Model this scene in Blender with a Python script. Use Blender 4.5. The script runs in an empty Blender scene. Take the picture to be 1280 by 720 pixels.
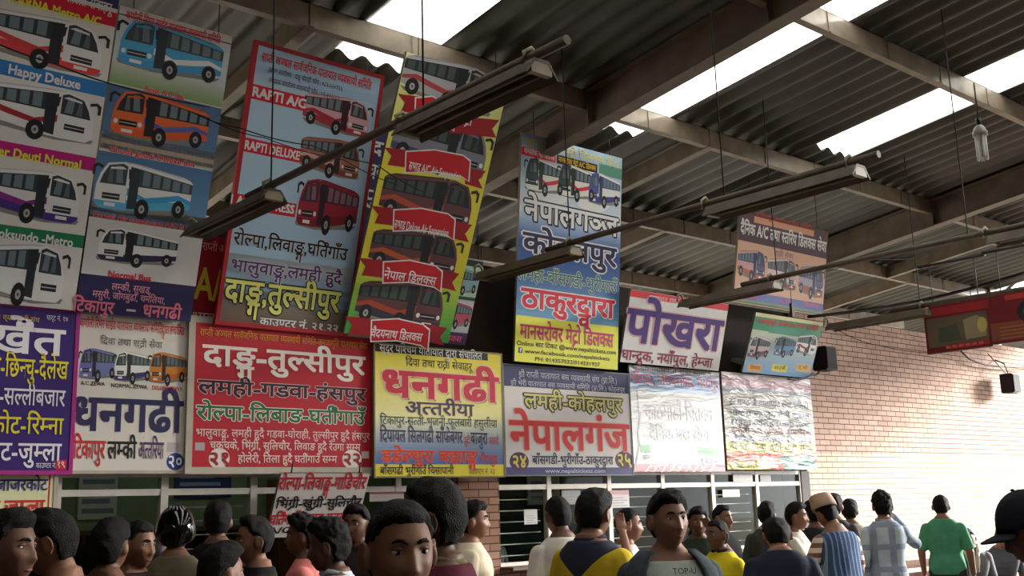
import bpy, bmesh, math, random
import numpy as np
from mathutils import Vector, Matrix, noise
random.seed(7)
SC = bpy.context.scene
COL = SC.collection

# ------------------------------------------------------------------ camera
FPX, YAW, PITCH, ROLL, EYE = 1350.0, .7163, .2001, -.0293, 1.6
def _axes():
    cy, sy = math.cos(YAW), math.sin(YAW)
    f = np.array([sy*math.cos(PITCH), cy*math.cos(PITCH), math.sin(PITCH)])
    r = np.array([cy, -sy, 0.0]); u = np.cross(r, f)
    r2 = r*math.cos(ROLL)+u*math.sin(ROLL); u2 = np.cross(r2, f)
    return r2, u2, f
CR, CU, CD = _axes()
CAMP = np.array([0.0, 0.0, EYE])
cam = bpy.data.cameras.new('camera'); camo = bpy.data.objects.new('camera', cam); COL.objects.link(camo)
cam.sensor_width = 36; cam.lens = FPX/1280*36; cam.clip_start = .05
camo.matrix_world = Matrix(((CR[0], CU[0], -CD[0], 0), (CR[1], CU[1], -CD[1], 0), (CR[2], CU[2], -CD[2], EYE), (0, 0, 0, 1)))
SC.camera = camo

# ------------------------------------------------------------------ sky, sun, exposure
SC.view_settings.view_transform = 'Standard'; SC.view_settings.look = 'None'
SC.view_settings.exposure = 0.0; SC.view_settings.gamma = 1.0; SC.view_settings.use_curve_mapping = False
W = bpy.data.worlds.new('overcast_sky'); SC.world = W; W.use_nodes = True
bg = W.node_tree.nodes['Background']; bg.inputs[0].default_value = (.97, .98, 1.0, 1); bg.inputs[1].default_value = 6.0
SUN_POWER = 18.0
sl = bpy.data.lights.new('sun', 'SUN'); sl.energy = SUN_POWER; sl.angle = math.radians(14); sl.color = (1, .96, .9)
so = bpy.data.objects.new('sun', sl); COL.objects.link(so); so.location = (30, -6, 14)
so.rotation_euler = Vector((-1, .42, -.30)).to_track_quat('-Z', 'Y').to_euler()
SC.cycles.use_denoising = True
SC.cycles.max_bounces = 8; SC.cycles.diffuse_bounces = 5
SC.cycles.sample_clamp_indirect = 8

# ------------------------------------------------------------------ measuring helpers
def ray(x, y):
    v = CD*FPX + CR*(x-640) - CU*(y-360); return v/np.linalg.norm(v)
def on_y(x, y, Y): v = ray(x, y); return CAMP + v*(Y/v[1])
def on_x(x, y, X): v = ray(x, y); return CAMP + v*(X/v[0])
def on_z(x, y, Z): v = ray(x, y); return CAMP + v*((Z-EYE)/v[2])
def at_depth(x, y, dep): v = ray(x, y); return CAMP + v*(dep/float(v @ CD))
WALL = 8.35
SLOPE = math.tan(math.radians(7.1))
def roof_z(Y): return EYE + 4.0 + SLOPE*(8.25-Y)

# ------------------------------------------------------------------ materials
def lin(c):
    out = []
    for v in c[:3]:
        v /= 255.0
        out.append(v/12.92 if v <= .04045 else ((v+.055)/1.055)**2.4)
    return tuple(out)+(1.0,)
_M = {}
def mat(name, col, rough=.6, noise_amt=.12, nscale=6.0, bump=0.0, bscale=40.0, metal=0.0, spec=.4, transm=0.0):
    if name in _M: return _M[name]
    m = bpy.data.materials.new(name); m.use_nodes = True; nt = m.node_tree; b = nt.nodes['Principled BSDF']
    c = lin(col)
    b.inputs['Roughness'].default_value = rough; b.inputs['Metallic'].default_value = metal
    b.inputs['Specular IOR Level'].default_value = spec
    tc = nt.nodes.new('ShaderNodeTexCoord')
    n = nt.nodes.new('ShaderNodeTexNoise'); n.inputs['Scale'].default_value = nscale; n.inputs['Detail'].default_value = 5
    nt.links.new(tc.outputs['Object'], n.inputs['Vector'])
    r = nt.nodes.new('ShaderNodeValToRGB')
    r.color_ramp.elements[0].position = .3; r.color_ramp.elements[1].position = .7
    r.color_ramp.elements[0].color = tuple(v*(1-noise_amt) for v in c[:3])+(1,)
    r.color_ramp.elements[1].color = tuple(min(1, v*(1+noise_amt)) for v in c[:3])+(1,)
    nt.links.new(n.outputs['Fac'], r.inputs[0]); nt.links.new(r.outputs[0], b.inputs['Base Color'])
    if bump:
        n2 = nt.nodes.new('ShaderNodeTexNoise'); n2.inputs['Scale'].default_value = bscale; n2.inputs['Detail'].default_value = 4
        nt.links.new(tc.outputs['Object'], n2.inputs['Vector'])
        bp = nt.nodes.new('ShaderNodeBump'); bp.inputs['Strength'].default_value = bump; bp.inputs['Distance'].default_value = .01
        nt.links.new(n2.outputs['Fac'], bp.inputs['Height']); nt.links.new(bp.outputs[0], b.inputs['Normal'])
    _M[name] = m
    return m
def print_mat(name, rough, spec, wrinkle=0.0, coat=0.0):
    m = bpy.data.materials.new(name); m.use_nodes = True; nt = m.node_tree; b = nt.nodes['Principled BSDF']
    a = nt.nodes.new('ShaderNodeAttribute'); a.attribute_name = 'Ink'
    nt.links.new(a.outputs['Color'], b.inputs['Base Color'])
    b.inputs['Roughness'].default_value = rough; b.inputs['Specular IOR Level'].default_value = spec
    b.inputs['Coat Weight'].default_value = coat; b.inputs['Coat Roughness'].default_value = .12
    if wrinkle:
        tc = nt.nodes.new('ShaderNodeTexCoord'); mp = nt.nodes.new('ShaderNodeMapping'); mp.inputs['Scale'].default_value = (1.2, 1, 5)
        n = nt.nodes.new('ShaderNodeTexNoise'); n.inputs['Scale'].default_value = 2.2; n.inputs['Detail'].default_value = 3; n.inputs['Distortion'].default_value = .6
        nt.links.new(tc.outputs['Object'], mp.inputs[0]); nt.links.new(mp.outputs[0], n.inputs['Vector'])
        bp = nt.nodes.new('ShaderNodeBump'); bp.inputs['Strength'].default_value = wrinkle; bp.inputs['Distance'].default_value = .06
        nt.links.new(n.outputs['Fac'], bp.inputs['Height']); nt.links.new(bp.outputs[0], b.inputs['Normal'])
        nt.links.new(bp.outputs[0], b.inputs['Coat Normal'])
    return m
INK = print_mat('printed_flex', .55, .3)
INK_GLOSS = print_mat('printed_flex_glossy', .22, .6, .12, 1.0)
INK_CRUMPLED = print_mat('printed_flex_crumpled', .42, .5, .9, .2)
STEEL = mat('painted_steel', (114, 102, 90), .6, .25, 4, .15, 30)
PURLIN = mat('purlin_steel', (130, 117, 100), .55, .25, 5, .15, 30)
DARKSTEEL = mat('dark_steel', (48, 42, 36), .55, .2, 8)
ALU = mat('aluminium_frame', (196, 192, 182), .45, .08, 10, 0, 0, .2)
WIRE = mat('black_wire', (18, 17, 16), .6, .05)
BACKING = mat('sign_back_board', (120, 112, 100), .7, .12, 4)
FRAMEW = mat('pale_sign_frame', (176, 168, 152), .55, .12, 6)

# ------------------------------------------------------------------ mesh helpers
def new_obj(name, bm, m, parent=None, smooth=False):
    me = bpy.data.meshes.new(name); bm.normal_update(); bm.to_mesh(me); bm.free()
    for k in (m if isinstance(m, (list, tuple)) else [m]): me.materials.append(k)
    if smooth:
        for p in me.polygons: p.use_smooth = True
    o = bpy.data.objects.new(name, me); COL.objects.link(o)
    if parent: o.parent = parent
    return o
def box(bm, x0, x1, y0, y1, z0, z1, mi=0):
    v = [bm.verts.new(p) for p in ((x0,y0,z0),(x1,y0,z0),(x1,y1,z0),(x0,y1,z0),(x0,y0,z1),(x1,y0,z1),(x1,y1,z1),(x0,y1,z1))]
    for f in ((3,2,1,0),(4,5,6,7),(0,1,5,4),(1,2,6,5),(2,3,7,6),(3,0,4,7)):
        fc = bm.faces.new([v[i] for i in f]); fc.material_index = mi
    return v
def tube(bm, pts, r, seg=8, mi=0, cap=True):
    pts = [Vector(p) for p in pts]; rr = r if isinstance(r, (list, tuple)) else [r]*len(pts)
    rings = []
    for i, p in enumerate(pts):
        t = (pts[min(i+1, len(pts)-1)]-pts[max(i-1, 0)]).normalized()
        a = t.cross(Vector((0, 0, 1)) if abs(t.z) < .9 else Vector((1, 0, 0))).normalized(); b = t.cross(a)
        rings.append([bm.verts.new(p+(a*math.cos(2*math.pi*k/seg)+b*math.sin(2*math.pi*k/seg))*rr[i]) for k in range(seg)])
    for i in range(len(rings)-1):
        for k in range(seg):
            f = bm.faces.new((rings[i][k], rings[i+1][k], rings[i+1][(k+1) % seg], rings[i][(k+1) % seg])); f.material_index = mi; f.smooth = True
    if cap:
        bm.faces.new(rings[0]).material_index = mi; bm.faces.new(list(reversed(rings[-1]))).material_index = mi
def ellipsoid(bm, c, r, nu=14, nv=9, R=None):
    g = []
    for j in range(1, nv):
        th = math.pi*j/nv
        row = []
        for i in range(nu):
            ph = 2*math.pi*i/nu
            p = Vector((r[0]*math.sin(th)*math.cos(ph), r[1]*math.sin(th)*math.sin(ph), r[2]*math.cos(th)))
            if R: p = R @ p
            row.append(bm.verts.new(p+Vector(c)))
        g.append(row)
    up = Vector((0, 0, r[2]));
    if R: up = R @ up
    t = bm.verts.new(Vector(c)+up); b = bm.verts.new(Vector(c)-up)
    for i in range(nu):
        k = (i+1) % nu
        bm.faces.new((t, g[0][i], g[0][k])).smooth = True; bm.faces.new((b, g[-1][k], g[-1][i])).smooth = True
        for j in range(nv-2):
            bm.faces.new((g[j][i], g[j+1][i], g[j+1][k], g[j][k])).smooth = True
def capsule(bm, p0, p1, r0, r1, seg=12):
    p0 = Vector(p0); p1 = Vector(p1); d = (p1-p0); L = d.length or 1e-4; t = d/L
    pts, rs = [], []
    for k in range(5):
        a = math.pi/2*k/5; pts.append(p0-t*r0*math.cos(a)); rs.append(max(.0008, r0*math.sin(a)))
    pts.append(p0); rs.append(r0); pts.append(p1); rs.append(r1)
    for k in range(1, 6):
        a = math.pi/2*k/5; pts.append(p1+t*r1*math.sin(a)); rs.append(max(.0008, r1*math.cos(a)))
    tube(bm, pts, rs, seg)
def tag(o, label, cat, group=None, kind=None):
    if label: o['label'] = label
    if cat: o['category'] = cat
    if group: o['group'] = group
    if kind: o['kind'] = kind
    return o
def empty(name, loc, label, cat, group=None, rot=None):
    o = bpy.data.objects.new(name, None); COL.objects.link(o); o.location = loc; o.empty_display_size = .1
    if rot is not None: o.rotation_euler = rot
    return tag(o, label, cat, group)
def struct(name, bm, m, label, parent=None, cat=None):
    o = new_obj(name, bm, m, parent)
    if not parent: tag(o, label, cat or name.split('_')[0], None, 'structure')
    return o

# ------------------------------------------------------------------ setting: ground, brick wall, roof
concrete = mat('concrete', (84, 78, 70), .8, .2, 1.5, .2, 20)
bm = bmesh.new(); box(bm, -7, 21, -10, 13.5, -.15, 0); struct('floor', bm, concrete, 'worn grey concrete floor of the ticket hall', cat='floor')
yard = mat('sunlit_yard', (150, 142, 128), .9, .12, .6)
bm = bmesh.new(); box(bm, -60, 90, -60, 90, -.3, -.16); struct('ground', bm, yard, 'pale open yard around the ticket hall', cat='ground')

def brick_mat(name, base, base2, mortar, z_paint=None):
    m = bpy.data.materials.new(name); m.use_nodes = True; nt = m.node_tree; b = nt.nodes['Principled BSDF']
    b.inputs['Roughness'].default_value = .85; b.inputs['Specular IOR Level'].default_value = .2
    tc = nt.nodes.new('ShaderNodeTexCoord'); sx = nt.nodes.new('ShaderNodeSeparateXYZ'); cx = nt.nodes.new('ShaderNodeCombineXYZ')
    ad = nt.nodes.new('ShaderNodeMath'); ad.operation = 'ADD'
    nt.links.new(tc.outputs['Object'], sx.inputs[0]); nt.links.new(sx.outputs['X'], ad.inputs[0]); nt.links.new(sx.outputs['Y'], ad.inputs[1])
    nt.links.new(ad.outputs[0], cx.inputs['X']); nt.links.new(sx.outputs['Z'], cx.inputs['Y'])
    bt = nt.nodes.new('ShaderNodeTexBrick'); nt.links.new(cx.outputs[0], bt.inputs['Vector'])
    bt.inputs['Scale'].default_value = 1; bt.inputs['Brick Width'].default_value = .25; bt.inputs['Row Height'].default_value = .074
    bt.inputs['Mortar Size'].default_value = .0065; bt.inputs['Mortar Smooth'].default_value = .3; bt.inputs['Bias'].default_value = -.1
    bt.inputs['Color1'].default_value = lin(base); bt.inputs['Color2'].default_value = lin(base2); bt.inputs['Mortar'].default_value = lin(mortar)
    n = nt.nodes.new('ShaderNodeTexNoise'); n.inputs['Scale'].default_value = 2.5; n.inputs['Detail'].default_value = 8
    nt.links.new(tc.outputs['Object'], n.inputs['Vector'])
    mx = nt.nodes.new('ShaderNodeMixRGB'); mx.blend_type = 'MULTIPLY'; mx.inputs[0].default_value = .45
    nt.links.new(bt.outputs['Color'], mx.inputs[1]); nt.links.new(n.outputs['Fac'], mx.inputs[2])
    last = mx.outputs[0]
    if z_paint:
        gt = nt.nodes.new('ShaderNodeMath'); gt.operation = 'LESS_THAN'; gt.inputs[1].default_value = z_paint
        nt.links.new(sx.outputs['Z'], gt.inputs[0])
        bt2 = nt.nodes.new('ShaderNodeTexBrick'); nt.links.new(cx.outputs[0], bt2.inputs['Vector'])
        for k in ('Scale', 'Brick Width', 'Row Height', 'Mortar Size', 'Mortar Smooth', 'Bias'): bt2.inputs[k].default_value = bt.inputs[k].default_value
        bt2.inputs['Color1'].default_value = lin((214, 204, 184)); bt2.inputs['Color2'].default_value = lin((200, 186, 164)); bt2.inputs['Mortar'].default_value = lin((130, 118, 100))
        m2 = nt.nodes.new('ShaderNodeMixRGB'); nt.links.new(gt.outputs[0], m2.inputs[0]); nt.links.new(last, m2.inputs[1]); nt.links.new(bt2.outputs['Color'], m2.inputs[2]); last = m2.outputs[0]
    nt.links.new(last, b.inputs['Base Color'])
    bp = nt.nodes.new('ShaderNodeBump'); bp.inputs['Strength'].default_value = .6; bp.inputs['Distance'].default_value = .01; bp.invert = True
    nt.links.new(bt.outputs['Fac'], bp.inputs['Height']); nt.links.new(bp.outputs[0], b.inputs['Normal'])
    return m
BRICK = brick_mat('old_brick', (178, 136, 114), (150, 106, 88), (84, 66, 56))
BRICK_R = brick_mat('painted_brick', (234, 200, 182), (216, 178, 160), (104, 86, 76), 2.18)
TOPZ = EYE+2.47
bm = bmesh.new()
box(bm, 12.30, 21, WALL, WALL+.25, 0, TOPZ)
struct('wall_right', bm, BRICK_R, 'pinkish brick wall to the right of the ticket windows, pale painted below', cat='wall')
bm = bmesh.new(); box(bm, 6.46, 6.97, WALL-.06, WALL+.3, 0, 2.0); struct('pillar', bm, BRICK, 'brick pillar between the ticket windows', cat='pillar')
shade_brown = mat('shade_brown_panel', (46, 34, 26), .8, .3, 3)  # shadowed brick behind the posters: its shade is put into this brown
bm = bmesh.new()
box(bm, -7, 12.3, WALL+.10, WALL+.25, 1.93, TOPZ)
struct('wall_back', bm, shade_brown, 'wall behind the hanging posters, its shadow put into a dark brown colour', cat='wall')
bm = bmesh.new(); box(bm, -7, 6.46, WALL, WALL+.2, 0, 1.02); box(bm, 6.97, 12.3, WALL, WALL+.2, 0, 1.02)
struct('wall_counter', bm, BRICK, 'low brick wall below the ticket windows', cat='wall')
bm = bmesh.new(); box(bm, 12.12, 12.30, WALL-.03, WALL+.28, 0, 1.95); struct('trim_1', bm, mat('dark_red_post', (46, 26, 24), .7), 'dark red-brown post at the end of the ticket windows', cat='post')
# the ticket booth interior
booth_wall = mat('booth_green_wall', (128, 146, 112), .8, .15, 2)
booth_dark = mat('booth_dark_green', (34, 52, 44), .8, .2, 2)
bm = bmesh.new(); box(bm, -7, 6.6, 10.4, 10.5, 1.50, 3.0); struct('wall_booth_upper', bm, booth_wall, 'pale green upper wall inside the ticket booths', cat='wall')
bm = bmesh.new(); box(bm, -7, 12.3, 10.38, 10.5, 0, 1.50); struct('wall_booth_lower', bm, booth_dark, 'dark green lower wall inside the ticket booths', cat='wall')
bm = bmesh.new(); box(bm, -7, 12.3, WALL+.25, 10.5, 2.75, 2.85); struct('ceiling_booth', bm, shade_brown, 'low ceiling of the ticket booths', cat='ceiling')
for x in (6.6, 12.2):
    bm = bmesh.new(); box(bm, x, x+.1, WALL+.25, 10.4, 0, 2.75); struct('wall_booth_side', bm, booth_wall, 'cross wall inside the ticket booths at x %s' % ('pillar' if x < 8 else 'end'), cat='wall')
bm = bmesh.new(); box(bm, -7, -6.8, -10, 13.5, 0, 6.6); struct('wall_left', bm, BRICK, 'brick wall closing the hall on the left', cat='wall')
bm = bmesh.new(); box(bm, -7, 21, -10, -9.8, 0, 8); struct('wall_front', bm, BRICK, 'brick wall behind the camera', cat='wall')

bm = bmesh.new(); box(bm, 20.5, 20.7, -10, -5, 0, 8); struct('wall_light_block', bm, BRICK, 'unseen brick wall added to narrow the open right side of the hall', cat='wall')  # wall out of view, added to cut light from the open side
bm = bmesh.new(); box(bm, 6.7, 12.3, 10.4, 10.5, 1.50, 3.0); struct('wall_booth_right', bm, mat('booth_wall_dimmed', (58, 62, 54), .8, .2, 2), 'booth wall inside the right ticket booths, its dimness put into the colour', cat='wall')  # right half of the booth wall, dim interior put into its colour
# corrugated roof: sheets run down towards the counter wall, pale translucent strips between
def wave_z(x): return .036*math.sin(2*math.pi*(x+.03)/.2667)
def sheet(name, x0, x1, y0, y1, m, dz, label, kind_name=None):
    bm = bmesh.new(); nx = max(3, int((x1-x0)/.0267)); rows = []
    for y in (y0, y1):
        rows.append([bm.verts.new((x0+(x1-x0)*i/nx, y, roof_z(y)+dz+wave_z(x0+(x1-x0)*i/nx))) for i in range(nx+1)])
    for i in range(nx):
        f = bm.faces.new((rows[0][i], rows[0][i+1], rows[1][i+1], rows[1][i])); f.smooth = True
    o = struct(name, bm, m, label, cat=kind_name or 'roof sheet')
    sd = o.modifiers.new('thickness', 'SOLIDIFY'); sd.thickness = .004; sd.offset = 1
    return o
tin = mat('weathered_tin', (80, 78, 71), .55, .35, .9, .1, 15)
SKY = [(1.73, 2.53, -8, 6.0), (4.80, 5.60, -8, 7.84), (7.86, 8.66, -8, 7.80), (10.86, 11.66, -8, 6.95)]  # first strip added, all lengthened behind the camera, to light the banners
trans = bpy.data.materials.new('translucent_sheet'); trans.use_nodes = True
nt = trans.node_tree; nt.nodes.remove(nt.nodes['Principled BSDF'])
tb = nt.nodes.new('ShaderNodeBsdfTranslucent'); tb.inputs[0].default_value = (.85, .84, .8, 1)
tp = nt.nodes.new('ShaderNodeBsdfTransparent'); tp.inputs[0].default_value = (.8, .8, .77, 1)
mxs = nt.nodes.new('ShaderNodeMixShader'); mxs.inputs[0].default_value = .45
nt.links.new(tb.outputs[0], mxs.inputs[1]); nt.links.new(tp.outputs[0], mxs.inputs[2]); nt.links.new(mxs.outputs[0], nt.nodes['Material Output'].inputs[0])
edges = [-7.0]
for s in SKY: edges += [s[0], s[1]]
edges.append(20.6)
for i in range(0, len(edges), 2):
    sheet('ceiling_sheets', edges[i], edges[i+1], -10, 13.5, tin, 0, ['dark corrugated tin roofing over the far left of the hall', 'dark corrugated tin roofing above the leftmost banners', 'dark corrugated tin roofing between first and second skylight', 'dark corrugated tin roofing between second and third skylight', 'dark corrugated tin roofing right of the last skylight'][i//2])
for i, (x0, x1, y0, y1) in enumerate(SKY):
    sheet('ceiling_sheets', x0, x1, y1, 13.5, tin, 0, 'dark corrugated tin sheet below skylight %s' % ('over the leftmost banners', 'over the yellow poster', 'by the big rafter', 'over the hanging lamp')[i])
    sheet('ceiling_sheets', x0, x1, -10, y0, tin, 0, 'dark corrugated tin sheet above skylight %s' % ('over the leftmost banners', 'over the yellow poster', 'by the big rafter', 'over the hanging lamp')[i])
    sheet('skylight', x0, x1, y0-.1, y1+.12, trans, .03, ('unseen translucent roof sheet added to light the leftmost banners', 'bright translucent roof sheet over the tall yellow poster', 'bright translucent roof sheet just right of the big rafter', 'bright translucent roof sheet near the hanging lamp')[i], 'skylight')
# rafters (I beams down the slope) and purlins (channels along the wall direction)
def sloped_box(bm, x0, x1, y0, y1, za, zb):
    v = []
    for (x, y, z) in ((x0,y0,za),(x1,y0,za),(x1,y1,za),(x0,y1,za),(x0,y0,zb),(x1,y0,zb),(x1,y1,zb),(x0,y1,zb)):
        v.append(bm.verts.new((x, y, roof_z(y)+z)))
    for f in ((3,2,1,0),(4,5,6,7),(0,1,5,4),(1,2,6,5),(2,3,7,6),(3,0,4,7)): bm.faces.new([v[i] for i in f])
for x, nm in ((.95, 'left end'), (7.42, 'the blue hanging poster'), (14.22, 'the brick wall')):
    bm = bmesh.new()
    sloped_box(bm, x-.006, x+.006, -9.9, 13, -.42, -.06); sloped_box(bm, x-.09, x+.09, -9.9, 13, -.435, -.42); sloped_box(bm, x-.09, x+.09, -9.9, 13, -.06, -.045)
    for y in (2.9, 5.0, 7.2, 9.35): sloped_box(bm, x-.085, x+.085, y-.005, y+.005, -.42, -.06)
    struct('roof_beam', bm, STEEL, 'heavy steel rafter running down the roof near %s' % nm, cat='beam')
for y, nm in ((-4, 'behind the camera'), (.7, 'above the camera'), (2.9, 'high over the hall'), (5.0, 'crossing the skylights'), (7.22, 'carrying the posters'), (9.35, 'just beyond the counter wall'), (11.3, 'far beyond the counter wall'), (13, 'at the far eave')):
    bm = bmesh.new(); z = roof_z(y)-.04
    box(bm, -6.8, 20.5, y-.004, y+.004, z-.2, z); box(bm, -6.8, 20.5, y-.004, y+.075, z-.206, z-.198); box(bm, -6.8, 20.5, y-.004, y+.075, z-.008, z)
    for x in np.arange(-6, 20, 1.02): box(bm, x-.02, x+.02, y-.012, y+.06, z-.2, z-.01)
    struct('roof_beam', bm, PURLIN, 'steel purlin %s' % nm, cat='beam')
for x, y0, y1, nm in ((9.3, 7.22, 9.35, 'right of the second skylight'), (10.93, 9.35, 11.3, 'beyond the counter wall, middle'), (16.6, 7.22, 9.35, 'over the brick wall'), (17.3, 9.35, 11.3, 'beyond the brick wall'), (4.2, 7.22, 9.35, 'over the first banners'), (5.1, 9.35, 11.3, 'behind the banners'), (3.2, 9.35, 11.3, 'behind the leftmost banners')):
    bm = bmesh.new(); sloped_box(bm, x-.03, x+.03, y0, y1, -.24, -.05); sloped_box(bm, x-.05, x+.05, y0, y1, -.25, -.24)
    struct('roof_beam', bm, PURLIN, 'short steel strut %s' % nm, cat='beam')
# neighbouring roofs on the right, beyond the counter wall
sheet('ceiling_sheets', 20.6, 40, 9.4, 18, tin, 0, 'dark corrugated tin roofing of the next shed beyond the brick wall')
bm = bmesh.new()
def raf(y, w):
    a = Vector((20.3, y, EYE+3.75)); b = Vector((26, y, EYE+6.6))
    for s0, s1, ww in ((-.22, .1, .012), (-.235, -.22, w)):
        vs = [bm.verts.new((p.x, p.y+dy, p.z+s)) for p in (a, b) for dy in (-ww, ww) for s in (s0, s1)]
        for f in ((0,1,3,2),(4,6,7,5),(0,4,5,1),(2,3,7,6),(0,2,6,4),(1,5,7,3)): bm.faces.new([vs[i] for i in f])
raf(9.4, .09); raf(11.3, .09)
struct('roof_beam', bm, STEEL, 'rising rafters of the neighbouring gable at far right', cat='beam')
bm = bmesh.new(); box(bm, 20.2, 20.4, 9.3, 9.5, 0, EYE+3.9); struct('column', bm, STEEL, 'steel column where the two roofs meet', cat='column')
bm = bmesh.new(); vs = [bm.verts.new(p) for p in ((20.4, 6.0, EYE+3.95), (38, 6.0, EYE+12.9), (38, 20, EYE+12.9), (20.4, 20, EYE+3.95))]; bm.faces.new(vs)
struct('ceiling_gable', bm, mat('blue_grey_tin', (54, 58, 66), .6, .2, 2), 'bluish tin roofing of the neighbouring gable', cat='roof sheet')
bm = bmesh.new(); box(bm, 20.5, 20.6, -10, WALL+.2, EYE+2.92, EYE+4.3); struct('sunshade_panel', bm, tin, 'tin fascia added out of view at the open right side of the hall', cat='fascia')  # unseen panel added to set the edge of the sunlight on the wall

# ------------------------------------------------------------------ ticket windows
glass = bpy.data.materials.new('window_glass'); glass.use_nodes = True
nt = glass.node_tree; nt.nodes.remove(nt.nodes['Principled BSDF'])
tp = nt.nodes.new('ShaderNodeBsdfTransparent'); tp.inputs[0].default_value = (.9, .93, .9, 1)
gl = nt.nodes.new('ShaderNodeBsdfGlossy'); gl.inputs['Roughness'].default_value = .04
fr = nt.nodes.new('ShaderNodeLayerWeight')
mxs = nt.nodes.new('ShaderNodeMixShader'); dm = nt.nodes.new('ShaderNodeMath'); dm.operation = 'POWER'; dm.inputs[1].default_value = 4.0; nt.links.new(fr.outputs['Facing'], dm.inputs[0]); nt.links.new(dm.outputs[0], mxs.inputs[0]); nt.links.new(tp.outputs[0], mxs.inputs[1]); nt.links.new(gl.outputs[0], mxs.inputs[2])
nt.links.new(mxs.outputs[0], nt.nodes['Material Output'].inputs[0])
xs1 = [1.1, 1.93, 2.75, 3.57, 4.34, 5.1, 5.8, 6.46]; xs2 = [6.97, 7.68, 8.57, 9.44, 10.33, 11.19, 12.12]
nwin = 0
for xs in (xs1, xs2):
    for a, b in zip(xs[:-1], xs[1:]):
        nwin += 1; bm = bmesh.new(); w = .03
        y0, y1 = WALL-.02, WALL+.05
        box(bm, a, a+w, y0, y1, 1.02, 1.95); box(bm, b-w, b, y0, y1, 1.02, 1.95)
        for z in (1.02, 1.77, 1.91): box(bm, a+w, b-w, y0+.005, y1-.005, z, z+(.045 if z != 1.77 else .05))
        o = struct('window_%d' % nwin, bm, ALU, 'aluminium framed ticket window number %d from the left' % nwin, cat='window')
        bm = bmesh.new(); box(bm, a+w, b-w, WALL+.012, WALL+.018, 1.06, 1.77); box(bm, a+w, b-w, WALL+.012, WALL+.018, 1.82, 1.91)
        new_obj('pane', bm, glass, o)
        if nwin > 7 and nwin % 2 == 0 or nwin == 4:
            bm = bmesh.new()
            for k in range(6): box(bm, a+w, b-w, WALL+.1, WALL+.104, 1.12+.11*k, 1.128+.11*k)
            new_obj('glass_louver', bm, ALU, o)
bm = bmesh.new(); box(bm, -6, 6.44, WALL-.22, WALL-.0, 1.0, 1.03); box(bm, 6.99, 12.1, WALL-.22, WALL, 1.0, 1.03)
struct('trim_3', bm, mat('counter_top', (90, 70, 52), .5), 'narrow wooden counter ledge below the ticket windows', cat='ledge')

# ------------------------------------------------------------------ lettering: glyph outlines with simple Devanagari joining
_G = {}
def _raw(body, wt):
    c = bpy.data.curves.new('tmp', 'FONT'); c.body = body; c.resolution_u = 2
    o = bpy.data.objects.new('tmp', c); me = bpy.data.meshes.new_from_object(o)
    v = np.array([p.co[:2] for p in me.vertices]) if len(me.vertices) else np.zeros((0, 2))
    f = [tuple(p.vertices) for p in me.polygons]
    bpy.data.objects.remove(o); bpy.data.curves.remove(c); bpy.data.meshes.remove(me)
    return v, f
_BARX = None
def glyph(ch, wt=0.0):
    global _BARX
    wt = 0.0; k = ch
    if k in _G: return _G[k]
    if _BARX is None: _BARX = _raw('     |', 0)[0][:, 0].max()
    v, f = _raw(ch, wt) if ch != ' ' else (np.zeros((0, 2)), [])
    adv = _raw(ch+'     |', 0)[0][:, 0].max()-_BARX
    _G[k] = (v, f, adv); return _G[k]
def clipx(v, f, x):
    bm = bmesh.new(); vs = [bm.verts.new((p[0], p[1], 0)) for p in v]
    for q in f:
        try: bm.faces.new([vs[i] for i in q])
        except ValueError: pass
    bmesh.ops.bisect_plane(bm, geom=bm.verts[:]+bm.edges[:]+bm.faces[:], plane_co=(x, 0, 0), plane_no=(1, 0, 0), clear_outer=True)
    bm.verts.index_update()
    v2 = np.array([p.co[:2] for p in bm.verts]) if len(bm.verts) else np.zeros((0, 2)); f2 = [tuple(q.index for q in fc.verts) for fc in bm.faces]; bm.free()
    return v2, f2
MARKS = set('ािीुूेैोौंँॉ')
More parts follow.
